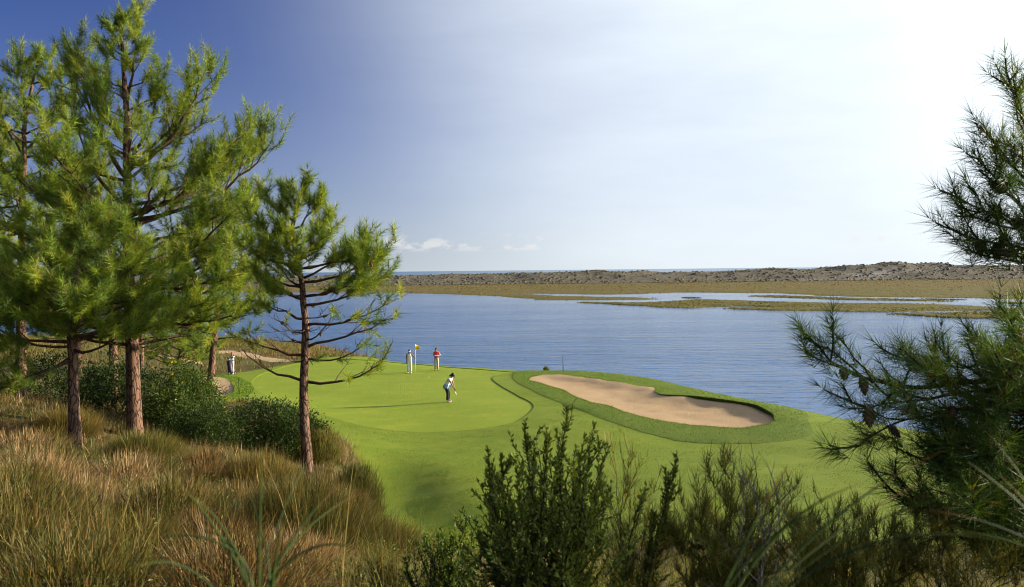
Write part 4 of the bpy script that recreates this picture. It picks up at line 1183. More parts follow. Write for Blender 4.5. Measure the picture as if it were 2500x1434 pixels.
def broom_shrub(name, label, seed, x, y, rx, h, strands, tints, ln=(.25, .55), wd=.010, category='bush', group=None, core=.35, up=.5, wood=TWIG_DARK):
    """a besom of fine upright twigs on branching stems"""
    rng = np.random.RandomState(seed)
    z0 = gz(x, y) - .08
    root = empty(name, (x, y, z0)); tag(root, label, category, group)
    ph = rng.uniform(0, 6.28, strands); el = np.arccos(rng.uniform(0.02, 1, strands) ** .8)
    lump = 0.75 + 0.5 * fbm(np.cos(ph) * 1.7 + 3 + seed, np.sin(ph) * 1.7 + el * 2, seed + 5, 3)
    rr = rng.uniform(core, .92, strands) ** .7 * lump
    B = np.column_stack([np.cos(ph) * np.sin(el) * rx * rr, np.sin(ph) * np.sin(el) * rx * rr, np.cos(el) * h * rr * .85])
    D = unit(B * np.array([1, 1, 1.0]) + UP * up * h + rng.normal(size=(strands, 3)) * .28 * h)
    az = np.arctan2(D[:, 1], D[:, 0]); th = np.arccos(np.clip(D[:, 2], -1, 1))
    L = rng.uniform(*ln, strands)
    V, T, m = blades(B, az, th, rng.uniform(-.5, .3, strands), L, np.full(strands, wd) * rng.uniform(.7, 1.3, strands), 2, rng)
    acc = Acc(); acc.add(V, T, np.repeat(vary(tints, strands, rng, .35), m, 0))
    acc.build('twigs', GRASS, root)
    st = Acc()
    for q in range(14):
        e = B[rng.randint(strands)]
        st.add(*tube(bezier((rng.uniform(-.1, .1), rng.uniform(-.1, .1), 0), (e[0] * .35, e[1] * .35, e[2] * .55), e, 7), np.linspace(.02, .005, 7), 4))
    st.build('stems', wood, root, smooth=True)
    return root

EVER = [(0.022, 0.042, 0.009), (0.03, 0.052, 0.010), (0.017, 0.034, 0.009), (0.042, 0.066, 0.012)]  # dark evergreen leaves, lowered further to paint in the shade of the pines
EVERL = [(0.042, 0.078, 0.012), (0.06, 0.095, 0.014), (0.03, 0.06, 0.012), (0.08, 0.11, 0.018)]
dome_shrub('evergreen_bush', 'bright green leafy bush with yellow flowers between the tallest pine and sand hollow', 201, -11.55, 31.2, 1.2, 1.3, 2.15, 400, 36, .08, EVERL, flowers=60)
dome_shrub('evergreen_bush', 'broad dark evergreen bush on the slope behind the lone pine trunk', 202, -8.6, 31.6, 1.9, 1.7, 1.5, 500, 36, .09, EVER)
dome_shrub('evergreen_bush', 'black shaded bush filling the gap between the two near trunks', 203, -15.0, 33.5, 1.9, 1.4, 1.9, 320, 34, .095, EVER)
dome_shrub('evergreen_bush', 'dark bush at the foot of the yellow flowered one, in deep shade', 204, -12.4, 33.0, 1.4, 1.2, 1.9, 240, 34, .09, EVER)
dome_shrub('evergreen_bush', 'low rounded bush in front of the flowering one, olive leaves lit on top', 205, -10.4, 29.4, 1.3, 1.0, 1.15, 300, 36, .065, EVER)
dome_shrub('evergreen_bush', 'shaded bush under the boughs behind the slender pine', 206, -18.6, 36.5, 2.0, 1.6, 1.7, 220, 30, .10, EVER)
DKO = [(0.07, 0.07, 0.016), (0.09, 0.08, 0.02), (0.05, 0.055, 0.014), (0.13, 0.09, 0.03)]
DKO3 = [(0.05, 0.062, 0.014), (0.065, 0.07, 0.016), (0.04, 0.05, 0.012), (0.10, 0.07, 0.022)]
DKO2 = [(0.085, 0.085, 0.018), (0.11, 0.09, 0.024), (0.065, 0.07, 0.015), (0.15, 0.095, 0.032)]
BRN = [(0.17, 0.12, 0.035), (0.13, 0.10, 0.03), (0.20, 0.14, 0.05), (0.10, 0.10, 0.022)]
OLV = [(0.10, 0.10, 0.02), (0.13, 0.12, 0.028), (0.075, 0.08, 0.018), (0.17, 0.13, 0.04)]
broom_shrub('broom_bush', 'round brown broom bush beside the lone pine at the fairway edge', 211, -4.85, 27.2, .88, 1.85, 6500, DKO3, ln=(.18, .42), wd=.013)
broom_shrub('broom_bush', 'spiky olive broom at the right flank of the broad dark evergreen bush', 212, -6.9, 31.2, .95, 1.35, 4200, OLV, ln=(.2, .5), wd=.014)
broom_shrub('broom_bush', 'brown brushy bush on the slope below the broad dark evergreen bush', 213, -5.6, 19.2, .95, 1.0, 5200, BRN, ln=(.2, .5), wd=.011)
broom_shrub('broom_bush', 'green brown brushy bush between the feet of the two near trunks', 214, -9.4, 22.3, 1.15, .85, 5200, OLV, ln=(.2, .5), wd=.012)
broom_shrub('broom_bush', 'large dark broom bush rising behind the tuft of reed leaves', 215, -2.75, 11.3, 1.2, 1.15, 11000, DKO, ln=(.14, .36), wd=.007)
broom_shrub('broom_bush', 'wide low broom at the fairway corner with a bare brown base', 216, -2.15, 13.3, .9, .62, 6500, DKO, ln=(.14, .36), wd=.007)
broom_shrub('broom_bush', 'small olive broom bush on the slope near the lone pine foot', 217, -4.0, 16.5, .8, .75, 4500, OLV, ln=(.16, .4), wd=.009)
broom_shrub('broom_bush', 'reddish brown tussock bush against the shorter pine trunk', 218, -13.4, 26.5, 1.1, .8, 4200, BRN, ln=(.25, .6), wd=.013)
broom_shrub('broom_bush', 'lone tiny shrub on the rim of the bank above the water', 219, 2.45, 64.6, .22, .6, 500, OLV, ln=(.15, .35), wd=.03)

RUST = [(0.15, 0.085, 0.03), (0.10, 0.062, 0.022), (0.22, 0.14, 0.066), (0.075, 0.06, 0.018)]
HEATH = [('rusty brown heath clump among the dry grass on the hillside', RUST), ('olive green heath clump among the dry grass on the hillside', DKO2), ('pale straw coloured clump of dead heath on the hillside', [(0.22, 0.145, 0.07), (0.17, 0.11, 0.05), (0.28, 0.20, 0.11)])]
_r = np.random.RandomState(77)
spots = []
while len(spots) < 38:
    y_ = _r.uniform(6.5, 25); x_ = _r.uniform(-.60 * y_, -1.0 - .13 * y_)
    if all((x_ - a) ** 2 + (y_ - b) ** 2 > (.07 * y_ + .3) ** 2 for a, b in spots) and min(abs(x_ - a) + abs(y_ - b) for a, b in ((-12, 28), (-11.9, 24), (-5.8, 25))) > 1.2:
        spots.append((x_, y_))
for q, (x_, y_) in enumerate(spots):
    j = (0, 1, 1, 2, 1, 0, 2)[q % 7]
    s_ = _r.uniform(.5, 1.05)
    broom_shrub('heath_clump', HEATH[j][0], 600 + q, x_, y_, s_, s_ * _r.uniform(.6, .95), int(2300 if y_ < 14 else 1500), HEATH[j][1], ln=(.10, .32), wd=.0062 + .0006 * y_, group='heath clumps on the hillside, ' + ('rusty', 'olive', 'straw')[j], up=.3)

# ---- leafy shoots close to the camera (mastic)
def near(u, v, y): 
    q = y / 2165.0
    return np.array([(u - 1250) * q, y, 7.2 + (660 - v - (u - 1250) * .0105) * q])

def mastic(name, label, seed, base_uv, y, tips, fill, tints, leaf=.037):
    rng = np.random.RandomState(seed)
    bx = (base_uv - 1250) * y / 2165.0
    b = np.array([bx, y, gz(bx, y) - .05])
    root = empty(name, tuple(b)); tag(root, label, 'bush')
    wood = Acc(); LP, LD, LT = [], [], []
    def leafy(pts, dens, t0):
        tan = unit(np.gradient(pts, axis=0)); L = np.linalg.norm(np.diff(pts, axis=0), axis=1).sum()
        n = int(L * dens)
        t = rng.uniform(t0, 1, n); f = t * (len(pts) - 1); i = np.minimum(f.astype(int), len(pts) - 2); w = (f - i)[:, None]
        p = pts[i] * (1 - w) + pts[i + 1] * w; d = tan[i]
        LP.append(p); LD.append(unit(d * .75 + unit(rng.normal(size=(n, 3))) * .75 + UP * .15)); LT.append(vary(tints, n, rng, .35))
    shoots = []
    for (u, v, dy) in tips:
        e = near(u, v, y + dy) - b
        c = np.array([e[0] * .45 + rng.uniform(-.08, .08), e[1] * .4, e[2] * .55])
        pts = bezier((rng.uniform(-.08, .08), rng.uniform(-.08, .08), 0), c, e, 22)
        pts[1:-1] += rng.normal(size=(20, 3)) * .006
        wood.add(*tube(pts, np.linspace(.011, .002, 22), 5))
        leafy(pts, 130, .4)
        shoots.append(pts)
        for k in range(rng.randint(16, 24)):
            i = rng.randint(6, 20)
            d = unit(pts[i + 1] - pts[i]) * .75 + unit(rng.normal(size=3)) * .6 + UP * .3
            sp = wander(pts[i], d, rng.uniform(.07, .20), 7, rng, .08, .10)
            wood.add(*tube(sp[[0, 2, 5, 7]], np.linspace(.004, .0015, 4), 3, cap=False)); leafy(sp, 150, .1)
    for k in range(fill):
        s = shoots[rng.randint(len(shoots))]; i = rng.randint(3, 17)
        p = s[i] + np.array([rng.normal() * .075, rng.normal() * .14, rng.normal() * .06])
        sp = wander(p, unit(rng.normal(size=3)) + UP * .9, rng.uniform(.15, .38), 7, rng, .08, .06)
        wood.add(*tube(sp[[0, 2, 5, 7]], np.linspace(.005, .0015, 4), 3, cap=False)); leafy(sp, 110, .05)
    wood.build('stems', TWIG_DARK, root, smooth=True)
    P, D, Tn = np.concatenate(LP), np.concatenate(LD), np.concatenate(LT)
    N = len(P)
    V, T = leaf_quads(P, D, leaf * rng.uniform(.7, 1.25, N), leaf * .36 * rng.uniform(.8, 1.2, N), rng, .2)
    a = Acc(); a.add(V, T, np.repeat(Tn, 4, 0)); a.build('foliage', LEAF, root)
    return root
MAST = [(0.11, 0.165, 0.026), (0.14, 0.19, 0.03), (0.085, 0.13, 0.024), (0.185, 0.215, 0.036), (0.21, 0.22, 0.045)]
mastic('mastic_bush', 'tall leafy bush with upright shoots standing in front of the fairway', 221, 1310, 5.0,
       [(1380, 990, 0), (1278, 1045, .1), (1330, 1045, -.1), (1448, 1040, .1), (1185, 1100, 0), (1220, 1110, .15), (1425, 1065, -.1), (1480, 1110, .1), (1300, 1085, .2), (1250, 1120, -.2), (1360, 1100, .25),
        (1400, 1130, -.25), (1190, 1170, .2), (1465, 1180, .2), (1185, 1240, -.15), (1330, 1160, .35), (1260, 1200, -.35), (1440, 1230, -.3), (1180, 1330, .1), (1475, 1290, .2), (1210, 1290, -.3), (1380, 1260, -.35), (1160, 1310, 0), (1470, 1220, -.1)], 470, MAST)
mastic('mastic_bush', 'thin leafy shoots leaning out beside the tall leafy bush', 222, 1500, 5.3,
       [(1652, 1118, 0), (1645, 1190, .1), (1562, 1205, -.1), (1600, 1260, .1)], 8, MAST)
mastic('mastic_bush', 'low leafy bush at the left foot of the tall leafy bush', 223, 1085, 6.2,
       [(1120, 1270, 0), (1070, 1290, .2), (1035, 1310, 0), (1100, 1310, -.2), (1150, 1300, .1), (1010, 1340, .1), (1060, 1350, -.2), (1130, 1360, .2), (980, 1370, 0)], 150,
       [(0.09, 0.15, 0.022), (0.12, 0.17, 0.024), (0.07, 0.115, 0.02)], leaf=.03)

def wispy(name, label, seed, base_u, y, tips, fine, tints, wood=TWIG_DARK, fine_len=(.05, .13)):
    """tamarisk-like shrub: thin arching stems clothed in feathery side twigs"""
    rng = np.random.RandomState(seed)
    bx = (base_u - 1250) * y / 2165.0
    b = np.array([bx, y, gz(bx, y) - .05])
    root = empty(name, tuple(b)); tag(root, label, 'bush')
    W = Acc(); B, D, L, TT = [], [], [], []
    def feather(pts, n, t0=.15):
        tan = unit(np.gradient(pts, axis=0)); i = rng.randint(int(len(pts) * t0), len(pts), n)
        B.append(pts[i] + rng.normal(size=(n, 3)) * .006); D.append(unit(tan[i] * .8 + unit(rng.normal(size=(n, 3))) * .8 + UP * .2)); L.append(rng.uniform(*fine_len, n)); TT.append(vary(tints, n, rng, .35))
    for (u, v, dy) in tips:
        e = near(u, v, y + dy) - b
        pts = bezier((rng.uniform(-.1, .1), rng.uniform(-.1, .1), 0), np.array([e[0] * .35 + rng.uniform(-.15, .15), e[1] * .4, e[2] * .6]), e, 20)
        pts[1:-1] += rng.normal(size=(18, 3)) * .008
        W.add(*tube(pts[::2], np.linspace(.009, .0015, 10), 4))
        feather(pts, fine // 2, .45)
        for k in range(12):
            i = rng.randint(5, 19)
            sp = wander(pts[i], unit(pts[min(i + 1, 19)] - pts[i - 1]) * .7 + unit(rng.normal(size=3)) * .7 + UP * .2, rng.uniform(.12, .42), 8, rng, .12, .03)
            W.add(*tube(sp[::2], np.linspace(.0035, .001, 5), 3, cap=False)); feather(sp, fine)
            for q in range(2):
                j = rng.randint(2, 8)
                s2 = wander(sp[j], unit(sp[j + 1] - sp[j]) * .6 + unit(rng.normal(size=3)) * .7, rng.uniform(.08, .2), 5, rng, .12, .03)
                W.add(*tube(s2[[0, 3, 5]], np.linspace(.002, .0008, 3), 3, cap=False)); feather(s2, fine // 2)
    W.build('stems', wood, root, smooth=True)
    if fine:
        B, D, L, TT = map(np.concatenate, (B, D, L, TT))
        az = np.arctan2(D[:, 1], D[:, 0]); th = np.arccos(np.clip(D[:, 2], -1, 1))
        V, T, m = blades(B, az, th, rng.uniform(-.3, .3, len(B)), L, np.full(len(B), .0048), 2, rng)
        a = Acc(); a.add(V, T, np.repeat(TT, m, 0)); a.build('foliage', GRASS, root)
    return root
TAM = [(0.19, 0.21, 0.036), (0.23, 0.225, 0.04), (0.14, 0.17, 0.03), (0.25, 0.19, 0.045)]
wispy('tamarisk_bush', 'feathery brown green bush with arching tips right of the leafy bush', 231, 1770, 5.4,
      [(1790, 1120, 0), (1745, 1170, .1), (1705, 1230, 0), (1830, 1200, .1), (1690, 1300, -.1), (1770, 1275, .2), (1860, 1310, 0), (1730, 1330, .2), (1810, 1290, -.2), (1660, 1300, .1), (1880, 1300, .1), (1750, 1350, -.25)], 60, TAM)
wispy('tamarisk_bush', 'low feathery bush under the near pine boughs beyond the reed leaves', 232, 2060, 5.2,
      [(1960, 1290, 0), (2020, 1280, .1), (2090, 1300, 0), (2150, 1290, .2), (1930, 1340, -.1), (2000, 1345, .2), (2070, 1350, -.2), (2140, 1350, 0), (2210, 1340, .2), (2250, 1300, .1), (1960, 1380, -.2), (2100, 1390, -.2), (2200, 1390, -.1)], 60, TAM)
wispy('tamarisk_bush', 'sparse feathery bush between the leafy bush and its leaning shoots', 233, 1530, 5.6,
      [(1500, 1190, 0), (1520, 1130, .1), (1550, 1280, 0), (1600, 1310, .1), (1500, 1300, -.1), (1640, 1310, 0), (1560, 1330, -.1), (1470, 1330, .2), (1610, 1380, .1)], 26, TAM)
wispy('dead_twigs', 'bleached leafless twigs sticking out of the feathery bush', 234, 1830, 5.0,
      [(1845, 1180, 0), (1905, 1205, .1), (1810, 1190, .05), (1880, 1245, 0)], 0, TAM, wood=TWIG_PALE)
wispy('tamarisk_bush', 'dark low feathery bush in the shade at the foot of the near pine', 235, 2350, 5.0,
      [(2300, 1310, 0), (2360, 1300, .1), (2420, 1330, 0), (2280, 1370, .1), (2340, 1390, -.1), (2440, 1390, 0), (2480, 1350, .2)], 34, TAM)
for q, (u, y, lab) in enumerate([(1480, 7.5, 'feathery shrub filling the slope behind the leafy bush'), (1800, 8.0, 'feathery shrub on the slope just above the fairway'), (2150, 8.2, 'feathery shrub on the slope behind the near pine boughs'), (1000, 9.0, 'feathery shrub beside the wide low broom at the fairway corner')]):
    rng = np.random.RandomState(300 + q)
    top = 1395
    wispy('tamarisk_bush', lab, 240 + q, u, y, [(u + rng.uniform(-190, 190), top + rng.uniform(0, 140), rng.uniform(-.5, .5)) for _ in range(14)], 30, TAM if q < 3 else OLV, fine_len=(.06, .16))

# ------------------------------------------------------------------ grass
acc = Acc()
def tussocks(n, xr, yr, keep, blades_per, ln, wd, palette, seed, radius=.22, lean=(.15, .8), bend=(.4, 1.5), segs=3, patch=.35, pale=0.0, spin=.5):
    rng = np.random.RandomState(seed)
    x = rng.uniform(xr[0], xr[1], n); y = yr[0] + (yr[1] - yr[0]) * rng.uniform(0, 1, n) ** .85
    k = keep(x, y)
    x, y = x[k], y[k]
    z = hill_z(x, y)
    K = len(x)
    pn = fbm(x * patch, y * patch, seed, 3)
    order = np.clip(((pn - .25) * 2 * len(palette) + rng.normal(size=K) * .7).astype(int), 0, len(palette) - 1)
    tc = np.array(palette)[order] * rng.uniform(.7, 1.25, (K, 1))
    big = rng.uniform(.45, 1.0, K) + (rng.rand(K) < .18) * rng.uniform(.3, .7, K)
    B = blades_per
    az = rng.uniform(0, 6.28, (K, B))
    rr = np.sqrt(rng.uniform(0, 1, (K, B))) * radius * big[:, None]
    base = np.stack([x[:, None] + np.cos(az) * rr, y[:, None] + np.sin(az) * rr, np.broadcast_to(z[:, None], (K, B)) - .02], -1).reshape(-1, 3)
    wind = 2.8
    azb = az + rng.normal(size=(K, B)) * spin
    N = K * B
    L = (np.repeat(big, B) * rng.uniform(ln[0], ln[1], N))
    V, T, m = blades(base, azb.ravel(), rng.uniform(lean[0], lean[1], N) * np.repeat(rng.uniform(.4, 1.1, K), B), rng.uniform(bend[0], bend[1], N), L, np.full(N, wd) * rng.uniform(.6, 1.4, N), segs, rng)
    col = np.repeat(tc, B, 0)
    pick = rng.rand(N)
    if pale:
        col[pick < pale] = (0.46, 0.35, 0.22)
        col[pick > 1 - pale] = (0.07, 0.05, 0.02)
    col = col * rng.uniform(.4, 1.55, (N, 1))
    return V, T, np.repeat(col, m, 0)

STRAW = [(0.135, 0.082, 0.03), (0.20, 0.13, 0.06), (0.10, 0.058, 0.02), (0.08, 0.085, 0.018), (0.27, 0.19, 0.11), (0.13, 0.09, 0.028), (0.075, 0.085, 0.017), (0.18, 0.10, 0.036), (0.06, 0.078, 0.015)]
MIXED = [(0.16, 0.13, 0.035), (0.10, 0.12, 0.022), (0.24, 0.16, 0.065), (0.085, 0.11, 0.02), (0.30, 0.22, 0.11)]
off_turf = lambda d: (lambda x, y: sdist(TURF, x, y) > d)
g1 = Acc()
left = lambda x, y: (x < -2.2 - .14 * y + fbm(x * .3, y * .3, 4, 2) * 2.5) & (x > -.68 * y - 1.5) & off_turf(.4)(x, y)
g1.add(*tussocks(2500, (-24, -1), (4.5, 18), left, 30, (.12, .46), .0115, STRAW, 401, radius=.26, lean=(.2, 1.25), bend=(-1.2, 2.4), patch=.8, pale=.09, spin=1.3))
g1.add(*tussocks(3600, (-26, -3), (16, 36), left, 24, (.12, .42), .017, STRAW, 402, radius=.32, segs=2, lean=(.2, 1.2), bend=(-1.0, 1.9), patch=.7, pale=.08, spin=1.1))
# broken straws lying every way through the grass
g1.add(*tussocks(1500, (-16, -1), (4.5, 17), left, 12, (.16, .5), .0055, [(0.42, 0.32, 0.2), (0.34, 0.24, 0.13), (0.5, 0.4, 0.28), (0.22, 0.13, 0.06)], 409, radius=.4, segs=1, lean=(.5, 1.5), bend=(-.1, .1), spin=3))
tag(g1.build('dry_grass', GRASS), 'tall straw coloured dry grass covering the hillside under the pines', 'grass', kind='stuff')
g2 = Acc()
mid = lambda x, y: (x > -4 - .1 * y) & (x < .68 * y + 1) & off_turf(.15)(x, y)
g2.add(*tussocks(1900, (-7, 16), (4.2, 25), mid, 19, (.15, .48), .009, MIXED, 403, radius=.24))
g2.add(*tussocks(1400, (-14, -1), (5, 24), off_turf(.2), 18, (.12, .35), .009, [(0.09, 0.13, 0.02), (0.12, 0.15, 0.025), (0.07, 0.10, 0.02)], 404, radius=.22))
g2.add(*tussocks(1500, (-18, -2.5), (24, 50), off_turf(.15), 16, (.14, .5), .016, [(0.13, 0.11, 0.028), (0.10, 0.10, 0.022), (0.18, 0.12, 0.045), (0.075, 0.085, 0.018)], 414, radius=.3, segs=2, spin=1.1))
edge = lambda x, y: np.abs(sdist(TURF, x, y) - .3) < .5
g2.add(*tussocks(30000, (-18, 18), (21, 50), edge, 10, (.14, .42), .016, MIXED, 408, radius=.16, segs=2))
tag(g2.build('slope_grass', GRASS), 'mixed green and brown grass between the bushes below the camera', 'grass', kind='stuff')
# upright seeding stalks in front
g3 = Acc()
g3.add(*tussocks(150, (-6, 3.2), (4.6, 11), lambda x, y: np.ones(len(x), bool), 14, (.55, 1.15), .0045, [(0.20, 0.16, 0.05), (0.12, 0.14, 0.03), (0.26, 0.12, 0.045)], 405, radius=.14, lean=(.02, .25), bend=(.05, .5)))
tag(g3.build('grass_stalks', GRASS), 'thin upright grass stalks rising out of the dry grass in front', 'grass', kind='stuff')
# small leafy weeds low in the grass
g7 = Acc(); rng = np.random.RandomState(413)
n7 = 420
y7 = rng.uniform(5, 20, n7); x7 = rng.uniform(-.62, -.02, n7) * y7
k = off_turf(.3)(x7, y7); x7, y7 = x7[k], y7[k]; z7 = hill_z(x7, y7)
per = 60; K = len(x7); sz = rng.uniform(.1, .28, K)
P7 = (np.column_stack([x7, y7, z7 + sz * .5])[:, None] + rng.normal(size=(K, per, 3)) * (sz[:, None, None] * np.array([.7, .7, .5]))).reshape(-1, 3)
D7 = unit(rng.normal(size=(K * per, 3)) + UP * .8)
V, T = leaf_quads(P7, D7, rng.uniform(.03, .07, K * per), rng.uniform(.012, .026, K * per), rng)
g7.add(V, T, np.repeat(np.repeat(vary([(0.07, 0.10, 0.018), (0.10, 0.12, 0.022), (0.05, 0.075, 0.016), (0.13, 0.11, 0.03)], K, rng, .3), per, 0), 4, 0))
tag(g7.build('low_weeds', LEAF), 'small leafy weeds growing low in the dry grass of the hillside', 'weeds', kind='stuff')
# scrub on the low bank beyond the green
g4 = Acc()
bank = lambda x, y: (sdist(TURF, x, y) > .3) & (sdist(PATH, x, y) > .3) & (sdist(PATHB, x, y) > .3) & (sdist(LAND, x, y) < 1.0)
g4.add(*tussocks(4800, (-62, -11), (63, 146), bank, 9, (.25, .75), .05, [(0.13, 0.12, 0.026), (0.17, 0.13, 0.04), (0.10, 0.11, 0.022), (0.20, 0.12, 0.045)], 406, radius=.5, segs=2, lean=(.05, .7), bend=(.1, .8), patch=.12))
tag(g4.build('bank_scrub', GRASS), 'olive and brown scrub on the low bank between the path and the lagoon', 'scrub', kind='stuff')
# longer grass round the bunkers
g5 = Acc()
rng = np.random.RandomState(407)
x = rng.uniform(-1, 16, 60000); y = rng.uniform(36, 65, 60000)
d = sdist(BUNKER, x, y)
k = inside(ROUGH, x, y) & (d > .02) & ((d < .5) | (rng.rand(60000) < .55))
x, y = x[k], y[k]; N = len(x)
V, T, m = blades(np.column_stack([x, y, turf_z(x, y) + .055]), rng.uniform(0, 6.28, N), rng.uniform(.1, .6, N), rng.uniform(.1, .8, N), rng.uniform(.035, .075, N), np.full(N, .024), 2, rng)
g5.add(V, T, np.repeat(vary([(0.11, 0.18, 0.011), (0.135, 0.20, 0.013), (0.09, 0.155, 0.01)], N, rng, .25), m, 0))
x = rng.uniform(-24, -15, 30000); y = rng.uniform(44, 66, 30000); d = sdist(BUNKER_SMALL, x, y)
k = (d > .02) & (d < 1.2) & inside(TURF, x, y)
x, y = x[k], y[k]; N = len(x)
V, T, m = blades(np.column_stack([x, y, turf_z(x, y) + .03]), rng.uniform(0, 6.28, N), rng.uniform(.1, .6, N), rng.uniform(.1, .8, N), rng.uniform(.05, .1, N), np.full(N, .03), 2, rng)
g5.add(V, T, np.repeat(vary([(0.085, 0.155, 0.01), (0.11, 0.175, 0.012), (0.07, 0.13, 0.01)], N, rng, .25), m, 0))
rng = np.random.RandomState(411)
seg = np.roll(BUNKER, -1, 0) - BUNKER
for q in range(70):      # fringe hanging over the lip
    t_ = rng.uniform(0, 1, (len(BUNKER), 1)); p_ = BUNKER + seg * t_
    nrm = unit(np.column_stack([seg[:, 1], -seg[:, 0]]))
    s_ = np.sign(sdist(BUNKER, *(BUNKER + seg * .5 + nrm * .05).T))[:, None]
    nrm = nrm * s_                                   # outward
    p_ = p_ + nrm * rng.uniform(.01, .10, (len(p_), 1))
    N = len(p_)
    az_ = np.arctan2(-nrm[:, 1], -nrm[:, 0]) + rng.normal(size=N) * .6
    V, T, m = blades(np.column_stack([p_, turf_z(p_[:, 0], p_[:, 1]) + .03]), az_, rng.uniform(.3, 1.2, N), rng.uniform(.5, 1.6, N), rng.uniform(.05, .15, N), np.full(N, .02), 2, rng)
    g5.add(V, T, np.repeat(vary([(0.085, 0.155, 0.01), (0.11, 0.175, 0.012), (0.13, 0.15, 0.02)], N, rng, .25), m, 0))
tag(g5.build('rough_grass', GRASS), 'longer dark green grass round the rim of the bunkers', 'grass', kind='stuff')

# short blades that give the mown fairway its grain
g6 = Acc(); rng = np.random.RandomState(412)
x = rng.uniform(-9, 18, 150000); y = 22 + 30 * rng.uniform(0, 1, 150000) ** 1.1
k = inside(TURF, x, y) & ~inside(ROUGH, x, y) & (np.abs(x) < .62 * y) & (sdist(GREEN, x, y) > .05) & (fbm(x * 1.1, y * 1.1, 3, 3) > .38)
x, y = x[k], y[k]; N = len(x)
V, T, m = blades(np.column_stack([x, y, turf_z(x, y) + .03]), rng.uniform(0, 6.28, N), rng.uniform(.1, .7, N), rng.uniform(0, .6, N), rng.uniform(.015, .05, N), np.full(N, .02), 1, rng)
g6.add(V, T, np.repeat(vary([(0.135, 0.20, 0.012), (0.165, 0.22, 0.014), (0.11, 0.17, 0.011), (0.19, 0.21, 0.02)], N, rng, .2), m, 0))
tag(g6.build('fairway_grass', GRASS), 'short mown grass blades standing on the fairway', 'grass', kind='stuff')

# ------------------------------------------------------------------ reed leaves right in front of the lens
def reed_clump(label, seed, foot, neck, tips, width, tints):
    """long arching leaves that rise together and fan out; each leaf is a part"""
    rng = np.random.RandomState(seed)
    fx, fy = foot
    fz = gz(fx, fy) - .03
    root = empty('reed_clump', (fx, fy, fz)); tag(root, label, 'reed')
    f = np.array([fx, fy, fz])
    for i, (u, v, y, sag, tipcol) in enumerate(tips):
        e = near(u, v, y) - f
        nk = np.array(neck) - f + rng.normal(size=3) * .015
        c = nk + (e - nk) * .45 + UP * sag
        p1 = bezier((rng.uniform(-.03, .03), rng.uniform(-.03, .03), 0), nk * .5, nk, 6)
        p2 = bezier(nk, c, e, 16)
        P = np.concatenate([p1[:-1], p2]); n = len(P)
        for _ in range(4): P[1:-1] = (P[:-2] + P[1:-1] * 2 + P[2:]) / 4
        tan = unit(np.gradient(P, axis=0))
        sv = unit(np.cross(tan, np.array([0.2, -1, .3]) + rng.normal(size=3) * .25)); nv = np.cross(sv, tan)
        w = width * rng.uniform(.75, 1.2) * np.clip(np.interp(np.linspace(0, 1, n), [0, .3, .75, 1], [.7, 1, .75, .08]), 0, 1)[:, None] * .5
        V = np.concatenate([P - sv * w, P + nv * w * .5, P + sv * w, P - nv * w * .12])
        a = np.arange(n - 1)
        T = []
        for r0_, r1_ in ((0, 1), (1, 2), (2, 3), (3, 0)):
            A, B_, C_, D_ = r0_ * n + a, r0_ * n + a + 1, r1_ * n + a + 1, r1_ * n + a
            T += [np.stack([A, B_, C_], -1), np.stack([A, C_, D_], -1)]
        t = np.linspace(0, 1, n)[:, None]
        col = np.array(tints[i % len(tints)]) * rng.uniform(.8, 1.2)
        col = col * (1 - sstep(.72, 1, t)) + np.array(tipcol) * sstep(.72, 1, t)
        a_ = Acc(); a_.add(V, np.concatenate(T), np.tile(col, (4, 1))); a_.build('leaf', BLADE_NEAR, root, smooth=True)
    return root
YG, OR = (0.10, 0.115, 0.02), (0.17, 0.06, 0.014)
RT = [(0.03, 0.055, 0.014), (0.04, 0.065, 0.014), (0.028, 0.05, 0.016)]
reed_clump('tuft of long arching green reed leaves fanning out over the dry grass', 501, (-.42, 1.42), near(622, 1475, 1.45),
           [(420, 1172, 1.5, .03, YG), (632, 1095, 1.45, .03, YG), (742, 1130, 1.6, .03, YG), (832, 1180, 1.6, .05, OR), (880, 1205, 1.7, .06, OR), (300, 1395, 1.3, .09, YG), (345, 1330, 1.4, .08, YG),
            (455, 1215, 1.35, .06, YG), (900, 1360, 1.5, .10, OR), (590, 1180, 1.7, .02, YG), (690, 1230, 1.3, .02, YG), (480, 1300, 1.6, .06, YG)], .0046, RT)
reed_clump('long bent reed leaves with rusty tips sweeping across under the near pine', 502, (.34, 1.25), near(1700, 1640, 1.3),
           [(1925, 1135, 1.35, .05, OR), (2100, 1185, 1.3, .10, YG), (2040, 1240, 1.2, .12, RT[0]), (2310, 1100, 1.4, .10, OR), (2500, 1195, 1.3, .16, YG), (2480, 1330, 1.2, .17, YG), (1830, 1330, 1.2, .06, RT[1]), (2250, 1180, 1.5, .06, OR)], .0052, RT)
reed_clump('thin crossing reed leaves at the foot of the near pine', 503, (1.05, 1.5), near(2680, 1480, 1.5),
           [(2365, 1130, 1.5, .04, YG), (2425, 1070, 1.55, .03, YG), (2270, 1250, 1.5, .07, OR), (2440, 1160, 1.4, .04, OR), (2330, 1300, 1.6, .06, YG)], .0062, RT)
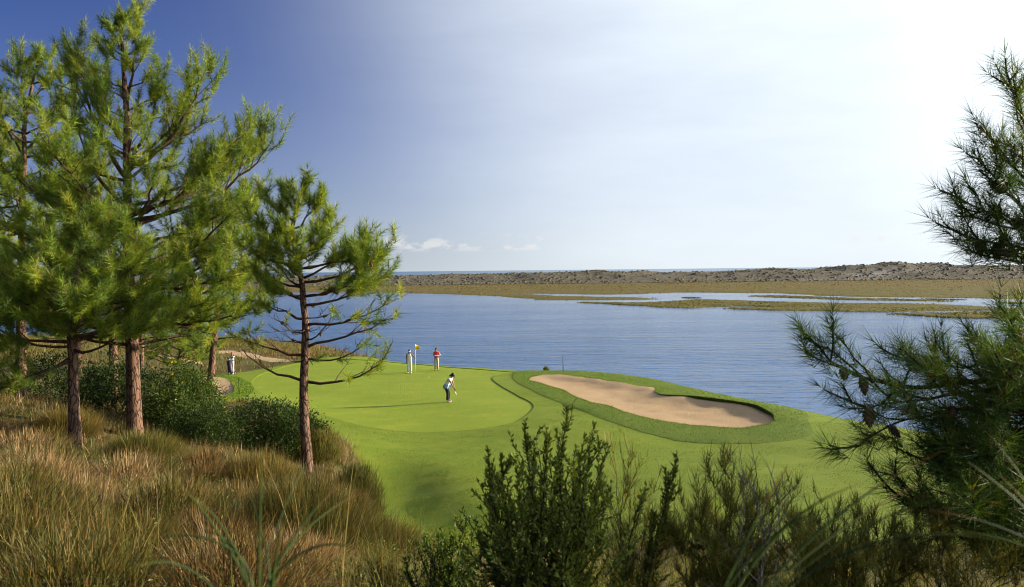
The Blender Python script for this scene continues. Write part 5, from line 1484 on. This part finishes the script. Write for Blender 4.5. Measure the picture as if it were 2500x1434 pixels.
# ------------------------------------------------------------------ golfers
SKIN = plain_mat('skin', (0.32, 0.17, 0.11), .55, .35, var=.06)
SKIN_TAN = plain_mat('tanned_skin', (0.22, 0.10, 0.06), .55, .35, var=.06)
HAIR_BLACK = plain_mat('black_hair', (0.012, 0.010, 0.009), .5, .4)
HAIR_RED = plain_mat('red_hair', (0.22, 0.07, 0.025), .55, .4)
HAIR_BROWN = plain_mat('brown_hair', (0.05, 0.025, 0.014), .55, .4)
CLOTH_CREAM = plain_mat('cream_cloth', (0.74, 0.72, 0.60), .85, .2, var=.05)
CLOTH_WHITE = plain_mat('white_cloth', (0.72, 0.72, 0.72), .85, .2, var=.04)
CLOTH_RED = plain_mat('red_cloth', (0.55, 0.035, 0.03), .85, .2, var=.08)
CLOTH_KHAKI = plain_mat('khaki_cloth', (0.42, 0.35, 0.25), .85, .2, var=.06)
CLOTH_BLACK = plain_mat('black_cloth', (0.012, 0.012, 0.016), .8, .25)
CLOTH_BLUE = plain_mat('pale_blue_cloth', (0.17, 0.29, 0.60), .85, .2, var=.08)
CLOTH_PINK = plain_mat('pale_pink_cloth', (0.55, 0.42, 0.42), .85, .2, var=.05)
CLOTH_NAVY = plain_mat('navy_nylon', (0.012, 0.013, 0.03), .5, .4, var=.2)
SHOE_WHITE = plain_mat('white_leather', (0.75, 0.75, 0.74), .45, .4, var=.03)
SHOE_BLACK = plain_mat('black_leather', (0.012, 0.011, 0.011), .4, .5)
STEEL = plain_mat('club_steel', (0.55, 0.55, 0.57), .25, .5, metal=1.0, var=.05)
RUBBER = plain_mat('black_rubber', (0.012, 0.012, 0.012), .7, .3)
FLAG_Y = plain_mat('yellow_flag_cloth', (0.85, 0.58, 0.01), .75, .2, var=.04)
POLE_W = plain_mat('pale_flagstick_paint', (0.6, 0.55, 0.4), .4, .4, var=.05)
POST_D = plain_mat('dark_post_paint', (0.02, 0.025, 0.022), .6, .3)
BALL_W = plain_mat('white_ball', (0.85, 0.85, 0.84), .3, .5, var=.02)

def stripe_mat():
    m, nt, out = mat('navy_white_striped_knit'); g = NT(nt)
    oc = g.n('ShaderNodeTexCoord').outputs['Object']
    z = g.n('ShaderNodeSeparateXYZ', {0: oc}).outputs['Z']
    w = g.n('ShaderNodeMath', {0: g.n('ShaderNodeMath', {0: z, 1: 8.0}, operation='MULTIPLY').outputs[0]}, operation='FRACT').outputs[0]
    st = g.n('ShaderNodeMath', {0: w, 1: .5}, operation='GREATER_THAN').outputs[0]
    col = g.mix(st, (0.02, 0.022, 0.05), (0.7, 0.7, 0.68))
    p = g.n('ShaderNodeBsdfPrincipled', {'Base Color': col, 'Roughness': .9})
    g.link(p.outputs[0], out.inputs[0]); return m
CLOTH_STRIPE = stripe_mat()

def skinned(name, nodes, edges, material, parent, root=0, sub=2):
    """nodes: (x, y, z, rx, ry); one continuous skin grown round the joints"""
    me = bpy.data.meshes.new(name)
    me.from_pydata([n[:3] for n in nodes], edges, [])
    o = link(name, me, material, parent)
    o.modifiers.new('skin', 'SKIN')
    if not me.skin_vertices:
        me.skin_vertices.new() if hasattr(me.skin_vertices, 'new') else None
    lay = me.skin_vertices[0].data if len(me.skin_vertices) else None
    if lay is None:
        bm = bmesh.new(); bm.from_mesh(me); bm.verts.layers.skin.verify(); bm.to_mesh(me); bm.free()
        lay = me.skin_vertices[0].data
    for i, n in enumerate(nodes):
        lay[i].radius = (n[3], n[4]); lay[i].use_root = (i == root)
    o.modifiers['skin'].use_smooth_shade = True
    s = o.modifiers.new('subdivision', 'SUBSURF'); s.levels = sub; s.render_levels = sub
    return o

def ellipsoid(c, r, nl=8, na=12, cut=None):
    th = np.linspace(.02, math.pi - .02, nl)
    V, T = lathe(np.column_stack([np.sin(th), np.cos(th)])[::-1], na)
    if cut is not None:
        m = V[T].mean(1); T = T[~cut(m)]
    return V * np.array(r) + np.array(c), T

def V3(*a): return np.array(a, float)

def person(label, loc, rz, P, skin, hair, shirt, trousers, shoes, sleeve=1, hairlong=False, group='golfers on the green', scale=1.0):
    """P: joints; built facing -y. Body is one skin; clothes are shells over it."""
    root = empty('person', loc, rz, scale); tag(root, label, 'person', group)
    J = {k: V3(*v) for k, v in P.items() if k != 'grip'}
    nodes, edges, ix = [], [], {}
    def add(k, p, rx, ry, frm=None):
        ix[k] = len(nodes); nodes.append((*p, rx, ry))
        if frm is not None: edges.append((ix[frm], ix[k]))
    add('pelvis', J['pelvis'], .145, .10)
    add('waist', J['waist'], .115, .085, 'pelvis'); add('chest', J['chest'], .145, .10, 'waist')
    add('neckb', J['neck'], .06, .055, 'chest')
    hd = unit(J['head'] - J['neck'])
    add('jaw', J['neck'] + hd * .07, .052, .055, 'neckb'); add('skull', J['head'], .075, .09, 'jaw'); add('crown', J['head'] + hd * .075, .055, .065, 'skull')
    f = unit(J['look']); hd = unit(hd - f * np.dot(hd, f) * .9)
    add('nose', J['head'] + f * .105 - hd * .02, .012, .012, 'skull')
    sd = unit(np.cross(hd, f))
    for s, n in ((-1, 'ear_l'), (1, 'ear_r')):
        add(n, J['head'] + sd * s * .085, .012, .018, 'skull')
    for s in ('l', 'r'):
        add('sh' + s, J['sh' + s], .06, .06, 'chest'); add('el' + s, J['el' + s], .04, .04, 'sh' + s); add('wr' + s, J['wr' + s], .027, .03, 'el' + s)
        ad = unit(J['wr' + s] - J['el' + s]); pal = J['wr' + s] + ad * .075
        add('pa' + s, pal, .036, .020, 'wr' + s)
        side = unit(np.cross(ad, f + V3(.01, .02, .03))); fw = unit(np.cross(side, ad))
        curl = fw * (.5 if s in P.get('grip', '') else .15)
        for q, (o_, L_) in enumerate(((-.027, .062), (-.009, .075), (.009, .07), (.026, .055))):
            b = pal + side * o_ + ad * .03
            add('f%s%d' % (s, q), b, .009, .009, 'pa' + s); add('g%s%d' % (s, q), b + (ad + curl) * L_ * .5, .0085, .0085, 'f%s%d' % (s, q)); add('h%s%d' % (s, q), b + (ad * .7 + curl * 2.2) * L_ * .8, .007, .007, 'g%s%d' % (s, q))
        tb = pal - side * .03 - ad * .02
        add('t' + s, tb - side * .02 + ad * .02, .011, .011, 'pa' + s); add('u' + s, tb - side * .03 + ad * .05 + fw * .02, .009, .009, 't' + s)
        add('hi' + s, J['hi' + s], .088, .088, 'pelvis'); add('kn' + s, J['kn' + s], .056, .058, 'hi' + s); add('an' + s, J['an' + s], .038, .04, 'kn' + s); add('to' + s, J['to' + s], .036, .026, 'an' + s)
    skinned('body', nodes, edges, skin, root)
    g = lambda k, d: nodes[ix[k]][:3] + (nodes[ix[k]][3] + d, nodes[ix[k]][4] + d)
    # shirt
    sn = [g('waist', .055), g('chest', .045), tuple(J['neck'] - hd * .03) + (.085, .08), tuple(J['pelvis'] * .98 + J['waist'] * .02) + (.175, .14)]
    se = [(0, 1), (1, 2), (0, 3)]
    if sleeve:
        for s in ('l', 'r'):
            k = len(sn); sn.append(g('sh' + s, .016)); se.append((1, k))
            m = J['sh' + s] * (1 - sleeve * .5) + J['el' + s] * sleeve * .5
            sn.append(tuple(m) + (.062, .062)); se.append((k, k + 1))
            if sleeve > 1.2:
                m2 = J['el' + s] * .3 + J['wr' + s] * .7
                sn.append(g('el' + s, .016)); se.append((k, len(sn) - 1)) if False else se.append((k + 1, len(sn) - 1)); sn.append(tuple(m2) + (.042, .042)); se.append((len(sn) - 2, len(sn) - 1))
    else:
        for s in ('l', 'r'):
            k = len(sn); sn.append(tuple(J['sh' + s] * .72 + J['chest'] * .28) + (.055, .06)); se.append((1, k))
    skinned('shirt', sn, se, shirt, root)
    tn = [g('pelvis', .0), tuple(J['pelvis'] * .5 + J['waist'] * .5) + (.14, .11)]; te = [(0, 1)]
    for s in ('l', 'r'):
        k = len(tn)
        tn += [tuple(J['hi' + s] - V3(0, 0, .10)) + (.095, .10), tuple(J['kn' + s]) + (.076, .078), tuple(J['an' + s] + V3(0, 0, .02)) + (.068, .07)]
        te += [(0, k), (k, k + 1), (k + 1, k + 2)]
    skinned('trousers', tn, te, trousers, root)
    for s in ('l', 'r'):
        a, t = J['an' + s], J['to' + s]
        d = t - a; d[2] = 0
        skinned('shoe', [tuple(a - unit(d) * .045 + V3(0, 0, -.04)) + (.042, .035), tuple(a + unit(d) * .05 + V3(0, 0, -.045)) + (.046, .034), tuple(t + unit(d) * .05) + (.044, .026)], [(0, 1), (1, 2)], shoes, root, sub=1)
    # face and hair
    hd = unit(hd - f * np.dot(hd, f)); M3 = np.array([sd, f, hd])
    ha = Acc()
    V, T = ellipsoid((0, 0, 0), (1, 1, 1), 9, 14, cut=lambda m: (m[:, 1] > .3) & (m[:, 2] < .4))
    ha.add(J['head'] + hd * .018 + (V * np.array([.094, .112, .112])) @ M3, T)
    if hairlong:
        V, T = ellipsoid((0, -.45, -.75), (.85, .5, .85), 8, 12)
        ha.add(J['head'] + (V * np.array([.1, .1, .12])) @ M3, T)
    ha.build('hair', hair, root, smooth=True)
    for s in (-1, 1):
        a = Acc(); a.add(*ellipsoid(J['head'] + f * .088 + sd * s * .032 + hd * .008, (.011, .011, .009), 6, 8)); a.build('eye', SHOE_BLACK, root, smooth=True)
    a = Acc(); a.add(*ellipsoid(J['head'] + f * .082 - hd * .055, (.024, .014, .007), 6, 8)); a.build('mouth', CLOTH_RED, root, smooth=True)
    return root, J, (sd, f, hd)

def visor(root, J, ax, material, band=True):
    sd, f, hd = ax; M3 = np.array([sd, f, hd]); a = Acc()
    n = 14; an = np.linspace(-1.25, 1.25, n)
    inner = np.column_stack([np.sin(an) * .098, np.cos(an) * .112, np.full(n, .035)])
    outer = np.column_stack([np.sin(an) * .105, np.cos(an) * .20, np.full(n, .018)])
    for dz in (0, .008):
        pass
    V = np.concatenate([inner, outer, inner + (0, 0, .01), outer + (0, 0, .008)])
    q = np.arange(n - 1); T = []
    for A, B in ((0, 1), (3, 2), (1, 3), (2, 0)):
        T += [np.stack([A * n + q, A * n + q + 1, B * n + q + 1], -1), np.stack([A * n + q, B * n + q + 1, B * n + q], -1)]
    a.add(J['head'] + V @ M3, np.concatenate(T))
    V, T = lathe([(1.0, .03), (1.03, .045), (1.0, .065)], 20)
    a.add(J['head'] + (V * np.array([.098, .114, 1])) @ M3, T)
    a.build('visor', material, root, smooth=True)

def stand(**kw):
    P = dict(pelvis=(0, 0, .93), waist=(0, 0, 1.10), chest=(0, .01, 1.28), neck=(0, 0, 1.42), head=(0, -.015, 1.555), look=(0, -1, -.12),
             shl=(.17, .01, 1.35), shr=(-.17, .01, 1.35), ell=(.22, .03, 1.09), elr=(-.22, .03, 1.09), wrl=(.23, -.03, .86), wrr=(-.23, -.03, .86),
             hil=(.085, 0, .87), hir=(-.085, 0, .87), knl=(.095, -.015, .48), knr=(-.095, -.015, .48), anl=(.10, .02, .09), anr=(-.10, .02, .09), tol=(.12, -.12, .035), tor=(-.12, -.12, .035))
    P.update(kw); return P

def tz(x, y): return float(turf_z(np.array([x]), np.array([y]))[0])

# woman in cream holding the flagstick
wx, wy = -7.39, 63.36
r, J, ax = person('person in cream sleeveless top and trousers with white visor holding the flagstick', (wx, wy, tz(wx, wy)), 0,
                  stand(ell=(.33, -.06, 1.13), wrl=(.385, -.03, 1.0), wrr=(-.22, -.02, .85), look=(.1, -1, -.25), grip='l'),
                  SKIN_TAN, HAIR_BLACK, CLOTH_CREAM, CLOTH_CREAM, SHOE_WHITE, sleeve=0, hairlong=True, scale=1.02)
visor(r, J, ax, CLOTH_WHITE)
# flagstick in the hole
fx_, fy_ = wx + .43, wy - .06
fl = empty('flagstick', (fx_, fy_, tz(fx_, fy_))); tag(fl, 'yellow flag on a thin pale stick in the hole', 'flag')
a = Acc(); a.add(*tube([(0, 0, -.1), (0, 0, .7), (0, 0, 1.4), (0, 0, 2.08)], .014, 8)); a.build('pole', POLE_W, fl, smooth=True)
n = 9; t = np.linspace(0, 1, n)
top = np.column_stack([t * .40, .05 * np.sin(t * 5), 2.06 - .20 * t]); bot = np.column_stack([t * .40, .05 * np.sin(t * 5 + .3), 1.62 + .20 * t])
V = np.concatenate([top, bot, top + (0, .006, 0), bot + (0, .006, 0)]); q = np.arange(n - 1); T = []
for A, B in ((0, 1), (3, 2), (2, 0), (1, 3)):
    T += [np.stack([A * n + q, B * n + q, B * n + q + 1], -1), np.stack([A * n + q, B * n + q + 1, A * n + q + 1], -1)]
a = Acc(); a.add(V, np.concatenate(T)); a.build('flag', FLAG_Y, fl, smooth=True)

def club(label, loc, p0, p1, grip_first=True, head='putter', rz=0.0):
    """shaft from grip end p0 to head end p1, in metres from loc"""
    o = empty('golf_club', loc, rz); tag(o, label, 'golf club')
    p0, p1 = V3(*p0), V3(*p1)
    a = Acc(); a.add(*tube([p0, p0 * .5 + p1 * .5, p1], [.007, .006, .0055], 8)); a.build('shaft', STEEL, o, smooth=True)
    a = Acc(); a.add(*tube([p0, p0 * .75 + p1 * .25], [.014, .011], 8)); a.build('grip', RUBBER, o, smooth=True)
    a = Acc(); V, T = ellipsoid((0, 0, 0), (.055, .022, .018), 6, 10); a.add(V + p1 + V3(.035, 0, 0), T); a.build('club_head', STEEL if head != 'putter' else SHOE_BLACK, o, smooth=True)
    return o

# man in red, arms folded over a club
rx_, ry_ = -5.55, 64.4
r, J, ax = person('person in red shirt and khaki trousers standing with folded arms and a club', (rx_, ry_, tz(rx_, ry_)), .1,
                  stand(ell=(.24, -.03, 1.11), wrl=(-.02, -.24, 1.13), elr=(-.24, -.05, 1.11), wrr=(.06, -.22, 1.06), look=(0, -1, -.3), grip='lr'),
                  SKIN, HAIR_BROWN, CLOTH_RED, CLOTH_KHAKI, SHOE_BLACK, sleeve=1, scale=1.0)
club('steel club tucked under the arm of the red shirted person', (rx_, ry_, tz(rx_, ry_)), (.0, -.22, .82), (.36, -.02, 1.24))

# woman putting
px_, py_ = -3.55, 48.5
pz_ = tz(px_, py_)
r, J, ax = person('person bending over a putt, white shirt, blue jacket round waist, black trousers', (px_, py_, pz_), R(78),
                  stand(pelvis=(0, .10, .90), waist=(0, .03, 1.05), chest=(0, -.09, 1.23), neck=(0, -.18, 1.35), head=(0, -.25, 1.47), look=(.1, -.55, -.85),
                        shl=(.17, -.12, 1.26), shr=(-.17, -.12, 1.26), ell=(.16, -.24, .98), elr=(-.16, -.24, .98), wrl=(.03, -.33, .80), wrr=(-.03, -.33, .77),
                        hil=(.09, .09, .85), hir=(-.09, .09, .85), knl=(.12, .0, .47), knr=(-.12, .0, .47), anl=(.13, .03, .09), anr=(-.13, .03, .09), tol=(.14, -.11, .035), tor=(-.14, -.11, .035), grip='lr'),
                  SKIN_TAN, HAIR_BLACK, CLOTH_WHITE, CLOTH_BLACK, SHOE_WHITE, sleeve=.9, hairlong=True, scale=1.02)
visor(r, J, ax, CLOTH_BLACK)
jn = [(0, .06, 1.06, .18, .155), (0, .12, .90, .215, .19), (.0, .16, .66, .22, .15), (-.13, .02, .98, .05, .05), (.13, .02, .98, .05, .05), (.03, -.09, .98, .03, .03), (.06, -.1, .80, .03, .025)]
skinned('tied_jacket', jn, [(0, 1), (1, 2), (0, 3), (0, 4), (4, 5), (5, 6)], CLOTH_BLUE, r)
club('putter held by the bending person in the white shirt', (px_, py_, pz_), (0, -.34, .86), (.02, -.55, .035), rz=R(78))

# golf ball
bx_, by_ = -5.71, 60.05
a = Acc(); V, T = ellipsoid((0, 0, .03), (.03, .03, .03), 10, 14); a.add(V, T)
ob = a.build('golf_ball', BALL_W, smooth=True); ob.location = (bx_, by_, tz(bx_, by_)); tag(ob, 'white golf ball lying on the green near the flagstick', 'golf ball')

# golfer with the bag trolley at the edge of the green
gx_, gy_ = -20.7, 65.3
gz_ = tz(gx_, gy_) + .02
r, J, ax = person('person with red hair in striped jersey standing behind a golf bag', (gx_, gy_, gz_), R(-35),
                  stand(ell=(.2, -.12, 1.12), wrl=(.05, -.34, 1.06), elr=(-.2, -.12, 1.12), wrr=(-.08, -.34, 1.04), look=(-.1, -1, -.5), grip='lr'),
                  SKIN, HAIR_RED, CLOTH_STRIPE, CLOTH_PINK, SHOE_WHITE, sleeve=1.9, hairlong=True, scale=.98)
bag = empty('golf_bag', (gx_ - .05, gy_ - .5, gz_), R(-35)); tag(bag, 'dark navy golf bag on a trolley in front of the red haired person', 'golf bag')
a = Acc(); ax_ = [(.24, -.05, .10), (.15, -.03, .34), (.04, 0, .66), (-.10, .03, 1.02)]
a.add(*tube(ax_, [.15, .18, .17, .17], 14)); a.build('bag_body', CLOTH_NAVY, bag, smooth=True)
a = Acc(); V, T = ellipsoid((.10, -.13, .42), (.09, .06, .2), 8, 12); a.add(V, T); a.build('pocket', CLOTH_NAVY, bag, smooth=True)
a = Acc(); a.add(*tube([(-.03, .02, .8), (-.085, .032, .955)], [.152, .158], 14)); a.build('collar', CLOTH_PINK, bag, smooth=True)
for q, (dx, dy) in enumerate(((-.04, .02), (.03, .05), (0, -.05), (.06, 0), (-.07, -.03))):
    c_ = Acc(); p1 = V3(-.10 + dx * 1.4, .04 + dy * 1.4, 1.16 + .03 * q)
    c_.add(*tube([V3(-.06 + dx, .03 + dy, .85), p1], .007, 6)); V, T = ellipsoid((0, 0, 0), (.05, .025, .035), 6, 8); c_.add(V + p1, T); c_.build('club', STEEL if q % 2 else SHOE_BLACK, bag, smooth=True)
for s in (-1, 1):
    w_ = Acc(); an = np.linspace(0, 6.2832, 17)
    w_.add(*tube(np.column_stack([.30 + .0 * an, np.full(17, s * .27), .14 + 0 * an]) + np.column_stack([np.cos(an) * .12, 0 * an, np.sin(an) * .12]), .022, 6)); 
    wh = w_.build('wheel', RUBBER, bag, smooth=True)
    h_ = Acc(); V, T = ellipsoid((.30, s * .27, .14), (.05, .025, .05), 6, 10); h_.add(V, T)
    for k_ in range(5):
        h_.add(*tube([(.30, s * .27, .14), (.30 + math.cos(k_ * 1.2566) * .11, s * .27, .14 + math.sin(k_ * 1.2566) * .11)], .008, 5))
    h_.build('hub', STEEL, wh, smooth=True)
a = Acc(); a.add(*tube([(.30, -.27, .14), (.30, .27, .14)], .012, 6)); a.add(*tube([(.30, 0, .14), (.05, .14, .55), (-.25, .12, 1.02)], .013, 6)); a.add(*tube([(-.25, .02, 1.02), (-.25, .22, 1.02)], .016, 6)); a.build('trolley_frame', STEEL, bag, smooth=True)

# ------------------------------------------------------------------ thin marker posts
def post(label, x, y, h):
    o = empty('marker_post', (x, y, tz(x, y) - .1)); tag(o, label, 'post', 'thin dark hazard posts')
    a = Acc(); a.add(*tube([(0, 0, 0), (0.005, 0, h * .5), (0, 0, h + .1)], [.03, .028, .026], 8)); a.build('shaft', POST_D, o, smooth=True)
    a = Acc(); V, T = ellipsoid((0, 0, h + .1), (.02, .02, .015), 5, 8); a.add(V, T); a.build('cap', POST_D, o, smooth=True)
# posts
post('thin dark marker post on the bank behind the large bunker', 3.5, 61.6, 1.15)
post('thin dark marker post beside the small sand hollow', -16.2, 52.3, .95)
